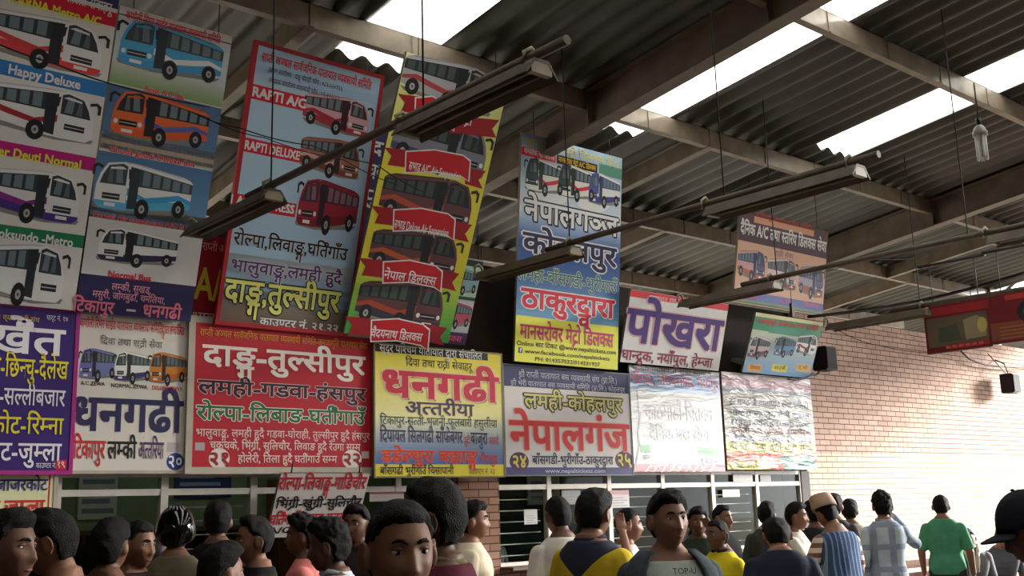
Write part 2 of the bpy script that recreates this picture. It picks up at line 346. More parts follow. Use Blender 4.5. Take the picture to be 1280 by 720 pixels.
def compose(s, wt=0.0):
    """~ half form, _x letter set below, ^ reph over the syllable, / right slant below (only after Devanagari)."""
    head = glyph('ग')[0][:, 1].max()
    toks, i = [], 0
    clus = 0
    out = []          # (kind, char)
    for ch in s:
        if ch == 'ि': out.insert(clus, ('g', ch)); continue
        if ch == '~': out[-1] = ('h', out[-1][1]); continue
        if ch == '`': out.append(('ra', ch)); continue
        if ch == '^': out.append(('reph', ch)); continue
        if out and out[-1] == ('sub', None): out[-1] = ('sub', ch); continue
        if ch == '_': out.append(('sub', None)); continue
        if ch not in MARKS and not (out and out[-1][0] == 'h'): clus = len(out)
        out.append(('g', ch))
    V, F, x, last = [], [], 0.0, (0, .5)
    n = 0
    def put(v, f):
        nonlocal n
        V.append(v); F.extend([tuple(j+n for j in q) for q in f]); n += len(v)
    for kind, ch in out:
        if kind == 'g':
            v, f, adv = glyph(ch, wt)
            if len(v): put(v+np.array([x, 0]), f)
            if adv > .05: last = (x, adv)
            x += adv
        elif kind == 'h':
            v, f, adv = glyph(ch, wt); c = adv*(.86 if ch in 'कफ' else .74) if ch not in 'ङदटठडढहर' else adv
            if c < adv: c -= .02
            v, f = clipx(v, f, c); put(v+np.array([x, 0]), f); last = (x, c); x += c-.01
        elif kind == 'sub':
            v, f, adv = glyph(ch, wt); k = .78
            put(v*k+np.array([last[0]+last[1]*.5-adv*k*.42, -.50]), f)
        elif kind == 'reph':
            t = .035; pts = []
            cx, cy, r = x-.16, head+.10, .11
            for a in np.linspace(math.pi*1.15, -math.pi*.15, 9): pts.append((cx+r*math.cos(a), cy-.03+r*math.sin(a)))
            v = []; f = []
            for j, (px, py) in enumerate(pts):
                nx, ny = (px-cx)/r, (py-cy+.03)/r; v += [(px+nx*t, py+ny*t), (px-nx*t, py-ny*t)]
            for j in range(len(pts)-1): f.append((2*j, 2*j+2, 2*j+3, 2*j+1))
            put(np.array(v), f)
        elif kind == 'ra':
            t = .045; a = np.array([last[0]+last[1]*.62, .12]); b = np.array([last[0]+last[1]*.1, -.16]); d = (b-a)/np.linalg.norm(b-a); nn = np.array([-d[1], d[0]])*t
            put(np.array([a+nn, b+nn, b-nn, a-nn]), [(0, 1, 2, 3)])
    return (np.vstack(V) if V else np.zeros((0, 2))), F, head

# ------------------------------------------------------------------ flat print art
class Art:
    def __init__(s): s.v, s.f, s.c = [], [], []
    def poly(s, pts, col, y):
        y *= .6
        b = len(s.v); s.v += [(p[0], -y, p[1]) for p in pts]; s.f.append(tuple(range(b, b+len(pts)))); s.c.append(lin(col))
    def mesh(s, v, f, col, y):
        y *= .6
        b = len(s.v); s.v += [(p[0], -y, p[1]) for p in v]; c = lin(col)
        for q in f: s.f.append(tuple(b+i for i in q)); s.c.append(c)
    def rect(s, u0, u1, v0, v1, col, y, col2=None, n=14):
        if col2 is None: s.poly([(u0, v0), (u1, v0), (u1, v1), (u0, v1)], col, y); return
        for i in range(n):
            t = (i+.5)/n; a, b = v0+(v1-v0)*i/n, v0+(v1-v0)*(i+1)/n
            s.poly([(u0, a), (u1, a), (u1, b), (u0, b)], [col[k]+(col2[k]-col[k])*t for k in range(3)], y)
    def disc(s, u, v, ru, rv, col, y, n=20): s.poly([(u+ru*math.cos(2*math.pi*i/n), v+rv*math.sin(2*math.pi*i/n)) for i in range(n)], col, y)
    def obj(s, name, parent, m, gain=1.0):
        if gain != 1: s.c = [tuple(min(.82, v*gain) for v in c[:3])+(1.0,) for c in s.c]
        me = bpy.data.meshes.new(name); me.from_pydata(s.v, [], s.f); me.materials.append(m)
        a = me.color_attributes.new('Ink', 'FLOAT_COLOR', 'CORNER'); buf = []
        for p, c in zip(me.polygons, s.c): buf += list(c)*p.loop_total
        a.data.foreach_set('color', buf)
        o = bpy.data.objects.new(name, me); COL.objects.link(o); o.parent = parent
        return o

class Sign:
    def __init__(s, name, label, cat, tl, tr, bl, br, Yb=8.2, group=None, lean=True, depth=.03, back=BACKING, border=.03, bordermat=None, ink=None, W=None, wires=0, X0=None):
        s.ink = ink or INK
        B = [on_y(*p, Yb) if p else None for p in (bl, br)]
        z0 = np.mean([b[2] for b in B if b is not None])
        if lean:
            T = [on_x(*p, b[0]) for p, b in zip((tl, tr), B) if p and b is not None]
            yt = np.mean([t[1] for t in T]); zt = np.mean([t[2] for t in T])
        else:
            T = [on_y(*p, Yb) for p in (tl, tr) if p]; yt = Yb; zt = np.mean([t[2] for t in T])
        x0 = B[0][0] if B[0] is not None else X0
        x1 = B[1][0] if B[1] is not None else x0+W
        if not lean and tl: x0 = (x0+T[0][0])/2
        if not lean and tr: x1 = (x1+T[-1][0])/2
        s.W = x1-x0; s.H = math.hypot(yt-Yb, zt-z0); s.ang = math.atan2(Yb-yt, zt-z0)
        s.org = np.array([x0, Yb, z0]); s.up = np.array([0, -math.sin(s.ang), math.cos(s.ang)])
        s.root = empty(name, tuple(s.org), label, cat, group, (s.ang, 0, 0))
        bm = bmesh.new(); box(bm, 0, s.W, .001, depth, 0, s.H); new_obj('backing_panel', bm, back, s.root)
        if bordermat:
            bm = bmesh.new(); b = border
            box(bm, -b, 0, -.004, depth+.004, -b, s.H+b); box(bm, s.W, s.W+b, -.004, depth+.004, -b, s.H+b)
            box(bm, 0, s.W, -.004, depth+.004, -b, 0); box(bm, 0, s.W, -.004, depth+.004, s.H, s.H+b); new_obj('frame', bm, bordermat, s.root)
        if not wires and Yb < WALL:
            for v in ((.1, s.H-.12) if not lean else (.06,)):
                bm = bmesh.new(); box(bm, .16, s.W-.16, depth, (WALL+.10-Yb)/math.cos(s.ang), v, v+.05); new_obj('mounting_batten', bm, BACKING, s.root)
        for k in range(wires):
            u = s.W*(.12+.76*k/max(1, wires-1)); top = s.org+s.up*s.H
            bm = bmesh.new()
            dz = roof_z(top[1])+.01-top[2]
            c, sn = math.cos(s.ang), math.sin(s.ang)
            tube(bm, [(u, .015, s.H-.02), (u, .015+sn*dz, s.H+c*dz)], .004, 5); new_obj('hanger_wire', bm, WIRE, s.root)
        s.face = Art(); s.let = Art(); s.pics = []
    def uv(s, x, y):
        n = np.array([0, -math.cos(s.ang), -math.sin(s.ang)])
        v = ray(x, y); t = ((s.org-CAMP) @ n)/(v @ n); p = CAMP+v*t-s.org
        return float(p[0]), float(p @ s.up)
    def bg(s, col, col2=None): s.face.rect(0, s.W, 0, s.H, col, .0004, col2)
    def band(s, y0, y1, x, col, col2=None, u0=0.0, u1=1.0, lay=.0009):
        """full-width band; y0,y1 image rows of its top and bottom at image column x"""
        a, b = s.uv(x, y0)[1], s.uv(x, y1)[1]
        s.face.rect(s.W*u0, s.W*u1, max(0, b), min(s.H, a), col, lay, col2)
    def block(s, x0, y0, x1, y1, col, col2=None, lay=.0014):
        a, b, c = s.uv(x0, y0), s.uv(x1, y0), s.uv(x0, y1)
        s.face.rect(max(0, a[0]), min(s.W, b[0]), max(0, c[1]), min(s.H, a[1]), col, lay, col2)
    def disc(s, x, y, r, col, lay=.0014):
        a = s.uv(x, y); b = s.uv(x+r, y); c = s.uv(x, y-r); s.face.disc(a[0], a[1], abs(b[0]-a[0]), abs(c[1]-a[1]), col, lay)
    def text(s, t, x0, x1, y, h, col, wt=.012, out=None, owt=.045, shadow=None, cap=None):
        """headline starts at image point (x0,y), ends near column x1; h = body height in image rows"""
        dev = any('\u0900' <= c <= '\u097f' for c in t)
        v, f, head = compose(t, wt)
        if not dev: head = .70
        u0, vt = s.uv(x0, y); vb = s.uv(x0, y+h)[1]; u1 = s.uv(x1, y)[0]
        mn, mx = v[:, 0].min(), v[:, 0].max()
        kx = (u1-u0)/(mx-mn); ky = (vt-vb)/head
        def place(vv, du=0, dv=0): return np.column_stack([(vv[:, 0]-mn)*kx+u0+du, vv[:, 1]*ky+vb+dv])
        def heavy(w, n, c, y, du=0, dv=0):      # weight of the stroke: the outline set down n times around itself
            for i in range(n):
                a = 2*math.pi*(i+.5)/n
                s.let.mesh(place(v, du+kx*w*math.cos(a), dv+ky*w*math.sin(a)), f, c, y+i*.00003)
        if shadow: heavy(owt*.6, 4, shadow, .0050, ky*.04, -ky*.04)
        if out: heavy(owt, 8, out, .0056)
        if wt < .011: s.let.mesh(place(v), f, col, .0064)
        else: heavy(wt, 4, col, .0064)
    def bus(s, x0, y0, x1, y1, body=(235,235,235), low=None, stripe=None, glass=(45,50,58), flip=False, front=None, roof=None, win=(96,112,118), shade=None):
        xm, ym = (x0+x1)/2, (y0+y1)/2
        a = (max(0, s.uv(x0, ym)[0]), s.uv(xm, y1)[1]); b = (min(s.W*.985, s.uv(x1, ym)[0]), s.uv(xm, y0)[1])
        A = Art(); w, h = b[0]-a[0], b[1]-a[1]
        n = [0]
        fr = front or body; low = low or body
        def P(pts, col):
            n[0] += 1; A.poly([(a[0]+(1-p[0] if flip else p[0])*w, a[1]+p[1]*h) for p in (pts[::-1] if flip else pts)], col, .0018+.00011*n[0])
        def E(cx, cy, rx, ry, col): P([(cx+rx*math.cos(k*math.pi/8), cy+ry*math.sin(k*math.pi/8)) for k in range(16)], col)
        dk = lambda c, k: tuple(v*k for v in c)
        P([(0,.2),(.05,.12),(.66,.0),(.98,.04),(1,.12),(.6,.14)], shade or (120,118,112))
        P([(0,.26),(0,.80),(.03,.85),(.58,.97),(.67,.98),(.67,.06),(.6,.06)], body)
        P([(.03,.85),(.58,.97),(.67,.98),(.74,1.0),(.6,1.0),(.1,.90)], roof or dk(body, .8))
        P([(0,.26),(0,.40),(.67,.26),(.67,.06),(.6,.06)], low)
        if stripe: P([(0,.44),(.14,.52),(.30,.44),(.48,.36),(.67,.50),(.67,.36),(.46,.26),(.26,.34),(.12,.42),(0,.36)], stripe)
        P([(0,.58),(0,.78),(.56,.91),(.66,.93),(.66,.56),(.55,.56)], glass)
        for k in range(5):
            u = .03+k*.105; t0, t1 = .80+.24*(u-.02), .80+.24*(u+.06)
            P([(u,.60),(u,t0-.04),(u+.075,t1-.04),(u+.075,.595)], win)
        P([(.56,.12),(.56,.90),(.655,.92),(.655,.09)], dk(glass, .8))
        P([(.67,.05),(.67,.97),(.73,1),(.89,.93),(.95,.72),(.98,.50),(.985,.14),(.93,.05)], fr)
        P([(.69,.54),(.69,.92),(.74,.96),(.875,.89),(.925,.70),(.95,.52)], glass)
        P([(.72,.58),(.745,.91),(.80,.90),(.79,.57)], win); P([(.82,.56),(.84,.86),(.865,.86),(.875,.56)], dk(win, .8))
        P([(.70,.86),(.74,.90),(.86,.86),(.86,.82)], dk(fr, .9))
        P([(.67,.05),(.67,.20),(.985,.19),(.985,.14),(.93,.05)], low)
        P([(.735,.24),(.735,.36),(.91,.35),(.91,.23)], dk(glass, .7)); P([(.74,.29),(.74,.31),(.905,.30),(.905,.285)], (170,170,170))
        E(.705,.31,.022,.05,(230,230,215)); E(.945,.30,.02,.05,(230,230,215))
        P([(.77,.10),(.77,.17),(.88,.165),(.88,.10)], (210,205,200))
        for cx, cy, rx, ry in ((.12,.24,.055,.15),(.50,.13,.06,.17)):
            E(cx, cy, rx*1.25, ry*1.2, dk(glass, .6)); E(cx, cy, rx, ry, (28,28,30)); E(cx, cy, rx*.5, ry*.5, (150,150,150)); E(cx, cy, rx*.2, ry*.2, (70,70,70))
        P([(.93,.86),(.99,.90),(1.03,.84),(1.03,.66),(1.005,.66),(1.005,.80),(.985,.84),(.935,.80)], (38,38,42))
        P([(.68,.88),(.655,.86),(.65,.68),(.67,.68)], (40,40,44))
        s.pics.append(A)
    def ribbon(s, xl, yl, xc0, yc0, xc1, yc1, xr, yr, h, col=(176,22,34)):
        def q(x, y): return s.uv(x, y)
        F = s.face
        F.poly([q(xl, yl), q(xc0+6, yl+4), q(xc0+6, yl+4+h), q(xl+4, yl+h), q(xl+9, yl+h*.5)], tuple(v*.8 for v in col), .0050)
        F.poly([q(xr-9, yr+h*.5), q(xr, yr), q(xr, yr), q(xc1-6, yr-6), q(xc1-6, yr+h-6), q(xr-4, yr+h)], tuple(v*.8 for v in col), .0050)
        b = 1.6
        for k, (c, lay) in enumerate((((226,214,200), .0053), (col, .0056))):
            e = b if k == 0 else 0
            F.poly([q(xc0-e, yc0-e), q((xc0+xc1)/2-4, yc0-2-e), q(xc1-8, yc1-6-e), q(xc1+e, yc1+1-e), q(xc1-2+e, yc1+h+3+e), q(xc1-10, yc1+h-3+e), q((xc0+xc1)/2-5, yc0+h+2+e), q(xc0+e*0-1-e, yc0+h+3+e)], c, lay)
    def done(s):
        g = 1.4 if s.root.get('group') == UP else 1.0      # upper banner inks brightened, standing in for light that falls on them
        f = s.face.obj('printed_face', s.root, s.ink, g)
        for A in s.pics: A.obj('bus_picture', f, s.ink, g)
        if s.let.f: s.let.obj('lettering', f, s.ink, g)
        return s.root

WHITE = (214,210,200); RED = (190,28,40); NAVY = (44,44,92); BLK = (26,24,26)
LOW = 'route boards over the ticket windows'; UP = 'bus banners hanging above the route boards'

# ---- lower row
s = Sign('route_board', 'purple route board with yellow and white lettering, at far left edge of the lower row', 'sign', None, (95,391), None, (86,588), 8.15, LOW, lean=False, X0=1.72, W=1, bordermat=mat('magenta_edge', (170,40,130), .5), border=.03)
s.bg((58,34,112)); s.text('क्षेत`ीय बस व्यवसायी संघ', -40, 50, 390, 6, (220,190,60), .01); s.text('चार्ट नं. १७', 58, 85, 394, 6, (230,220,230), .01)
s.text('सुखे^त', -66, 82, 402, 33, (238,234,238), .025); s.text('वीरेन्द्रनगर-छिन्चु-दैलेख'.replace('न्द्र','न~द`').replace('न्च','न~च'), -70, 86, 443, 23, (228,214,50), .012)
s.text('-सल~लीबजार', 0, 82, 485, 20, (232,228,236), .012); s.text('राकमकोट-रिम~ना', -66, 80, 519, 21, (228,214,50), .012); s.text('बाँकेघाट-जुम~ला', -66, 77, 553, 22, (236,232,238), .016)
s.text('काउण~टर नं.', 45, 70, 579, 6, (236,232,238), .01); s.block(70, 575, 83, 587, (206,40,60)); s.text('१९', 72, 81, 577, 7, (240,230,230), .01); s.done()

s = Sign('route_board', 'white route board with three small buses and large navy town name, badge 20', 'sign', (97,393), (239,404), (89,588), (235,588), 8.2, LOW, lean=False, bordermat=FRAMEW, border=.025)
s.bg(WHITE); s.text('कर्णाली रिभर साईड यातायात व्यवसायी समितिद्वारा संचालित'.replace('र्णा','णा^').replace('व्य','व~य').replace('द्व','द_व'), 100, 231, 398, 10, (200,50,50), .016)
s.text('दिवा तथा रात`ी सेवा', 126, 203, 422, 8, (90,88,86), .0)
s.bus(99, 436, 146, 475, (110,118,170), glass=(52,46,52), flip=True, front=(96,104,166)); s.bus(142, 440, 190, 478, (226,226,222), (70,50,120), glass=(56,60,52), flip=True); s.bus(186, 441, 233, 480, (206,130,50), (190,104,30), glass=(70,56,44), flip=True)
s.text('A/C ZEWA', 101, 131, 476, 5, BLK, .02); s.text('NORMAL ZEWA', 139, 184, 479, 5, BLK, .02); s.text('DELUXE ZEWA', 190, 228, 482, 5, RED, .02)
s.text('धनगढी', 93, 229, 497, 40, (44,40,84), .03); s.text('टिकापुर', 92, 132, 551, 22, (196,44,48), .02); s.text('लम~की', 135, 171, 552, 21, BLK, .02); s.text('अत~तरिया', 174, 205, 553, 20, (92,48,104), .016)
s.disc(219, 577, 11, (48,66,140)); s.text('२०', 211, 227, 570, 14, (236,236,240), .02); s.block(209, 553, 224, 565, (186,176,180)); s.done()

s = Sign('route_board', 'large crimson route board with white, black and green lines, badges 21 and 22', 'sign', (243,406), (463,420), (241,584), (466,584), 8.17, LOW, lean=False, depth=.02, bordermat=FRAMEW, border=.055)
s.bg((176,24,40)); s.text('राप~ती अञ~चल सार्वजनिक यातायात व्यवसायी समिति-जनजागृति यातायात सेवा'.replace('व्य','व~य').replace('र्व','व^'), 250, 459, 411, 8, (216,150,50), .008)
s.text('दाङ_ग-तुल~सीपुर', 254, 456, 431, 24, (232,222,212), .03); s.text('लमही-गड्वा-हंसपुर'.replace('ड्व','ड~व'), 248, 457, 475, 16, (40,22,40), .03, (216,170,170), .06)
s.text('रोल~पा-लिबाङ-घती^गाउँ', 246, 457, 507, 17, (28,104,60), .026, (230,214,206), .06)
s.text('भालुवाङ_ग, लमही हुदै गडवा-घोराही, तुल~सीपुर हुदै हंसपुर', 245, 462, 536, 9, (226,190,186), .012); s.text('चकचके, भिंग`ी, सुलिचौर, लिवाङ हुदै रेउगा सम~म', 262, 450, 552, 9, (228,196,190), .014)
s.text('होलेरी, तिला हुदै घती^गाउँ सम~म', 297, 421, 569, 9, (228,196,190), .014)
s.disc(274, 573, 13, (222,210,204)); s.text('२१', 263, 285, 566, 15, (150,24,36), .03); s.disc(440, 574, 12, (222,210,204)); s.text('२२', 430, 450, 567, 14, (150,24,36), .03)
s.block(244, 553, 256, 563, (170,160,160)); s.block(452, 564, 461, 573, (214,196,190)); s.done()

s = Sign('route_board', 'yellow and blue route board with big red town name and black header strip', 'sign', (468,427), (626,446), (470,597), (630,593), 8.12, LOW, lean=False, bordermat=mat('olive_edge', (120,112,70), .5), border=.015)
s.bg((70,100,170), (226,210,70)); v1 = s.uv(470, 580)[1]; vm = s.uv(470, 520)[1]
s.face.rect(0, s.W, vm, s.H, (226,222,160), .0009, (228,208,50)); s.face.rect(0, s.W, v1, vm, (70,100,176), .0009, (222,222,176)); s.face.rect(0, s.W, 0, v1, (222,206,40), .0012)
s.block(462, 420, 609, 438.5, (30,26,28)); s.text('सुदूर पश~चिम यातायात द_वारा संचालित', 474, 602, 430, 9, (226,222,216), .012)
s.text('दिवा तथा रात`ी सेवाहरू', 507, 591, 448, 9, BLK, .008); s.text('धनगढी', 479, 622, 463, 32, (196,26,56), .036, (226,190,170), .06, (110,100,90))
s.text('अत~तरीया', 507, 592, 502, 15, (74,44,88), .02); s.text('टिकापुर-सत~ती-भजनी-फूलबारी हसुलीया', 475, 621, 520, 10, (40,40,50), .008)
s.text('दिपायल सिलगढी साँफेबगर', 475, 578, 537, 15, (56,34,86), .012); s.text('हुदै', 580, 587, 546, 9, RED, .01); s.text('बाजुरा', 588, 609, 541, 14, (56,34,86), .012); s.text('मार~तडी', 611, 623, 547, 8, RED, .01)
s.text('डडेल~धुरा बझाङ_ग', 476, 596, 563, 14, (204,50,30), .035, (230,150,110), .05); s.text('चैनपुर', 600, 622, 569, 10, (206,60,40), .02)
s.text('बाँसगढी भुरीगाउँ चिसापानी', 475, 567, 584, 9, BLK, .012); s.text('काउण~टर नं. २३', 586, 618, 586, 7, (70,60,40), .0); s.done()

s = Sign('route_board', 'white route board with red town name between navy bands, badges 24 and 25', 'sign', (630,457), (784,467), (632,595), (791,592), 8.2, LOW, lean=False, bordermat=mat('grey_edge', (110,108,110), .5), border=.012)
s.bg((216,210,206)); s.band(450, 482, 630, (50,54,100)); s.band(584, 600, 632, (62,66,116))
s.text('श`ी राप~ती यातायात बस व~यवसायी संघ (प`ा.लि.)', 648, 770, 464, 7, (196,196,206), .006); s.text('श`ी भेरी यातायात बस व~यवसायी समिति (प`ा.लि.) कोहलपुर', 638, 780, 475, 6, (196,196,206), .006)
s.text('लमही-कोहलपुर', 655, 777, 492, 17, (206,196,110), .02, (34,30,30), .075); s.text('नेपालगंज', 637, 785, 526, 35, (206,44,44), .03, (236,160,140), .045)
s.disc(649, 577, 12, (88,40,84)); s.text('२४', 641, 657, 570, 14, (214,206,80), .03); s.disc(780, 575, 11, (88,40,84)); s.text('२५', 772, 788, 568, 14, (214,206,80), .03)
s.text('बाँसगडी-भुरीगाँउ-ठाकुरद_वारा', 665, 766, 570, 10, (40,44,84), .02); s.text('www.nepaltickets.com', 681, 756, 586, 5, (190,194,214), .015); s.done()

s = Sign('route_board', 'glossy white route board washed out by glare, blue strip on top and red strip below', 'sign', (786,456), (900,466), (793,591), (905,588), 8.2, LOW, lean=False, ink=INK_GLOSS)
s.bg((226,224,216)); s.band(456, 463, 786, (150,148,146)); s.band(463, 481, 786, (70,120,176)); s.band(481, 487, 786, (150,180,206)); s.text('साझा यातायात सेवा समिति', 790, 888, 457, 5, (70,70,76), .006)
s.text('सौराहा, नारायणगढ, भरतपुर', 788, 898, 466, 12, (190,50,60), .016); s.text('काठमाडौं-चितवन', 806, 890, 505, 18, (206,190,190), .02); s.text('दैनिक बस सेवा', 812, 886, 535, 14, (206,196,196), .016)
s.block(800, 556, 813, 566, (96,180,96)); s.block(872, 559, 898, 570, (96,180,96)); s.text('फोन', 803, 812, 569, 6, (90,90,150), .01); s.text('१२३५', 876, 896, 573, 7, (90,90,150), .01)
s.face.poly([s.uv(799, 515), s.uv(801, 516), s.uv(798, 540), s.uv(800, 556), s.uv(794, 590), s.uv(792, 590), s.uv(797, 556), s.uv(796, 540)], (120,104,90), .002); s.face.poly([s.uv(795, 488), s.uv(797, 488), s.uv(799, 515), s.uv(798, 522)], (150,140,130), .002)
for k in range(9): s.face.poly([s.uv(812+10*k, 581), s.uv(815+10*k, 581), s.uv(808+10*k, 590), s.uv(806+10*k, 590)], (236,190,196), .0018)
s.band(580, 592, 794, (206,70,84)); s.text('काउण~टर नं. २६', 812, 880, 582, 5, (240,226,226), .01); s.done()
s = Sign('route_board', 'crumpled white flex route board with faded text, red and teal strips at bottom', 'sign', (903,466), (1012,473), (908,588), (1022,586), 8.2, LOW, lean=False, ink=INK_CRUMPLED)
s.bg((196,192,186)); s.band(465, 482, 903, (196,150,160), (190,170,178)); s.band(482, 488, 903, (150,156,170))
for i, (y, t, c) in enumerate(((498,'श`ी गण~डकी यातायात सेवा समिति',(120,130,160)),(512,'पोखरा बाग~लुङ बेनी कुश~मा',(110,130,170)),(524,'स~याङ_जा वालिङ पुतलीबजार',(100,110,160)),(534,'दमौली डुम~रे मुग~लिङ आबुखैरेनी',(180,90,96)),(545,'हेटौडा भरतपुर चितवन',(110,150,180)))):
    s.text(t, 911+i, 1010+i, y, 7, tuple(v*.7 for v in c), .012)
s.band(551, 564, 907, (226,214,130)); s.text('दैनिक दिवा तथा रात`ी सेवा', 912, 1014, 554, 7, (120,120,110), .01); s.band(564, 590, 908, (204,84,70), (214,130,110)); s.block(908, 577, 963, 589, (214,200,90)); s.block(974, 570, 1018, 580, (70,140,130)); s.block(980, 580, 1020, 587, (60,130,120))
s.text('फोन नं. ०६१-५२०१२३', 978, 1015, 573, 4, (210,220,216), .005); s.text('बुकिङ काउण~टर', 912, 955, 580, 5, (90,80,50), .008); s.done()

# ---- below the row
s = Sign('notice_board', 'pale yellow board with blue and red town names, below the purple board', 'sign', None, (66,592), None, (66,668), 8.24, None, lean=False, X0=1.9, W=1, bordermat=FRAMEW, border=.03)
s.bg((214,214,150), (224,226,190)); s.text('डोल~पा जाजरकोट', -50, 60, 600, 14, (50,54,120), .02); s.text('रुकुम जुम~ला', -45, 56, 627, 17, (204,40,44), .03)
a = s.uv(61, 600)[0]; s.face.rect(a, a+.012, 0, s.H, (190,40,50), .0015); s.done()
s = Sign('notice_board', 'white board leaning out below the crimson board, red and black hand lettering', 'sign', (352,592), (462,592), (333,670), (444,670), 8.18, None, True)
s.bg((206,200,196)); s.text('रोल~पा-लिवाङ_ग-माडिचौर', 350, 459, 597, 15, (184,34,44), .03); s.text('भिंग`ी-खुंग`ी-सुलिचौर', 346, 452, 625, 10, BLK, .03)
s.text('घति^गाउँ-थबाङ-मुलखोला', 338, 448, 644, 12, (184,34,44), .03); s.text('A/C बस सेवा', 336, 420, 660, 7, BLK, .02); s.done()
for u in (.1, s.W-.1):
    bm = bmesh.new(); tube(bm, [(u, .012, s.H-.02), (u, .03, s.H+.09)], .006, 5); new_obj('hanger_wire', bm, WIRE, s.root)

# ---- upper row, leaning forward
s = Sign('hanging_banner', 'tall banner of four white buses under coloured name bands, at top left corner', 'banner', (152,-4), None, (95,385), None, 8.12, UP, True, X0=None, W=1) if False else None
class _P0(Sign): pass
def left_banner():
    # the banner runs out of the frame on the left: only its right edge can be measured
    B = on_y(92, 388, 8.12); T = on_x(149, 0, B[0]); k = 1.14
    top = B+(T-B)*k
    q = Sign.__new__(Sign); q.ink = INK
    q.W = 1.02; q.H = float(np.linalg.norm(top-B)); q.ang = math.atan2(B[1]-top[1], top[2]-B[2])
    q.org = np.array([B[0]-q.W, 8.12, B[2]]); q.up = np.array([0, -math.sin(q.ang), math.cos(q.ang)])
    q.root = empty('hanging_banner', tuple(q.org), 'tall banner of four white buses under coloured name bands, at top left corner', 'banner', UP, (q.ang, 0, 0))
    bm = bmesh.new(); box(bm, 0, q.W, .001, .025, 0, q.H); new_obj('backing_panel', bm, BACKING, q.root)
    q.face = Art(); q.let = Art(); q.pics = []
    return q
s = left_banner()
s.bg((196,194,190)); s.band(-40, 12, 148, (48,44,96)); s.text('सञ~चालित सेवाहरू', 66, 145, -15, 12, (228,222,214), .016)
s.band(17, 35, 147, (186,26,50)); s.text('KARNA Metro A/C', 14, 131, -8, 11, (222,200,60), .04)
s.band(104, 122, 132, (40,110,170)); s.text('Happy Deluxe', 12, 104, 80, 12, (232,230,224), .04)
s.band(197, 214, 117, (170,24,110)); s.text('Under Deuti Normal', -28, 105, 177, 12, (222,206,60), .035)
s.band(294, 310, 101, (24,110,70)); s.text('Phoksundo -Metro', -15, 94, 283, 12, (236,206,206), .03)
s.bus(-34, 17, 133, 82, (214,210,208), (196,60,60), (190,60,60)); s.bus(-34, 106, 122, 170, (214,214,220), stripe=(150,40,50)); s.bus(-34, 210, 103, 275, (226,222,222), (60,44,120), (120,40,120)); s.bus(-34, 303, 83, 378, (206,212,224)); s.done()

s = Sign('hanging_banner', 'banner of four bus photographs on captions, second from the left of the upper row', 'banner', (155,10), (285,42), (94,391), (238,401), 8.12, UP, True, wires=2)
s.bg((190,188,186)); s.text('कर्णाली रिभर साईड यातायात व~यवसायी समिति'.replace('र्णा','णा^'), 158, 281, 14, 9, (190,40,46), .018)
s.band(53, 54.5, 283, (60,50,50)); s.band(56, 110, 283, (176,184,190)); s.band(108, 134, 275, (120,150,96), (176,180,176)); s.bus(146, 34, 280, 96, (70,150,190), (60,140,186), (226,226,226), glass=(58,70,74), flip=True, front=(70,150,190))
s.text('Royal A/C Bus', 181, 232, 107, 7, (200,50,50), .03, (230,220,214), .05)
s.band(135, 212, 273, (84,116,150), (70,96,130)); s.band(190, 212, 262, (176,160,140)); s.bus(137, 120, 262, 180, (208,96,50), (200,84,40), (80,90,150), glass=(40,36,40), flip=True); s.text('Ghoda ghodi Deluxe Bus', 137, 247, 182, 7, (196,44,52), .03, (226,214,206), .05)
s.band(213, 290, 259, (96,140,176), (70,104,140)); s.band(272, 291, 250, (90,84,70)); s.bus(112, 206, 240, 270, (220,224,226), (80,160,196), (60,140,190), glass=(56,66,72), flip=True); s.text('Karnali Air suspension A/C Bus', 117, 240, 264, 6, (196,44,60), .03, (206,190,190), .05)
s.band(293, 356, 246, (186,184,184)); s.bus(121, 288, 222, 332, (224,222,222), (44,38,70), glass=(40,42,50), flip=True); s.text('Normal Bus', 136, 190, 338, 8, (180,40,60), .04)
s.band(357, 410, 236, (42,38,78)); s.text('लम~की, सुखड,', 140, 190, 354, 8, (206,140,160), .012); s.text('मसुरी, जोगबुढा, चमेलिया,', 116, 208, 363, 8, (206,140,160), .012); s.text('टिकापुर', 92, 144, 374, 14, (206,110,130), .03); s.text('-', 160, 170, 378, 14, (206,180,190), .03); s.text('धनगढी', 180, 228, 381, 14, (206,110,130), .03); s.done()

s = Sign('notice_board', 'narrow red board with a big yellow letter, between two tall banners', 'sign', (248,296), (300,296), (240,401), (292,403), 8.25, None, True)
s.bg((170,22,40)); s.text('राप~ती अञ~चल', 253, 300, 303, 9, (222,170,170), .006); s.text('A/C', 245, 300, 333, 40, (220,196,60), .02); s.text('भालुवाङ_ग', 241, 296, 390, 10, (222,206,200), .012); s.done()
s = Sign('hanging_banner', 'red edged sky blue banner with three red buses and large yellow place name', 'banner', (325,60), (474,95), (274,401), (431,415), 8.12, UP, True, wires=2, bordermat=mat('red_edge', (176,34,44), .5), border=.035)
s.bg((120,108,96), (150,180,214)); s.band(93, 380, 322, (150,178,210), (158,184,214)); s.band(315, 352, 285, (176,184,190)); s.band(345, 420, 280, (96,74,62), (136,150,140))
s.text('राप~ती अञ~चल सार्वजनिक यातायात व~यवसायी समिति'.replace('र्व','व^'), 328, 470, 66, 10, (196,36,48), .02); s.text('प`धान कार्यालय : दाङ_ग घोराही फोन : ०८२-५२०१६६'.replace('र्या','या^'), 336, 432, 84, 6, (40,40,50), .008); s.text('सम~पर~क कार्यालय काठमाडौं फोन : ०१-४०३८८५'.replace('र्या','या^'), 336, 428, 97, 6, (40,40,50), .008)
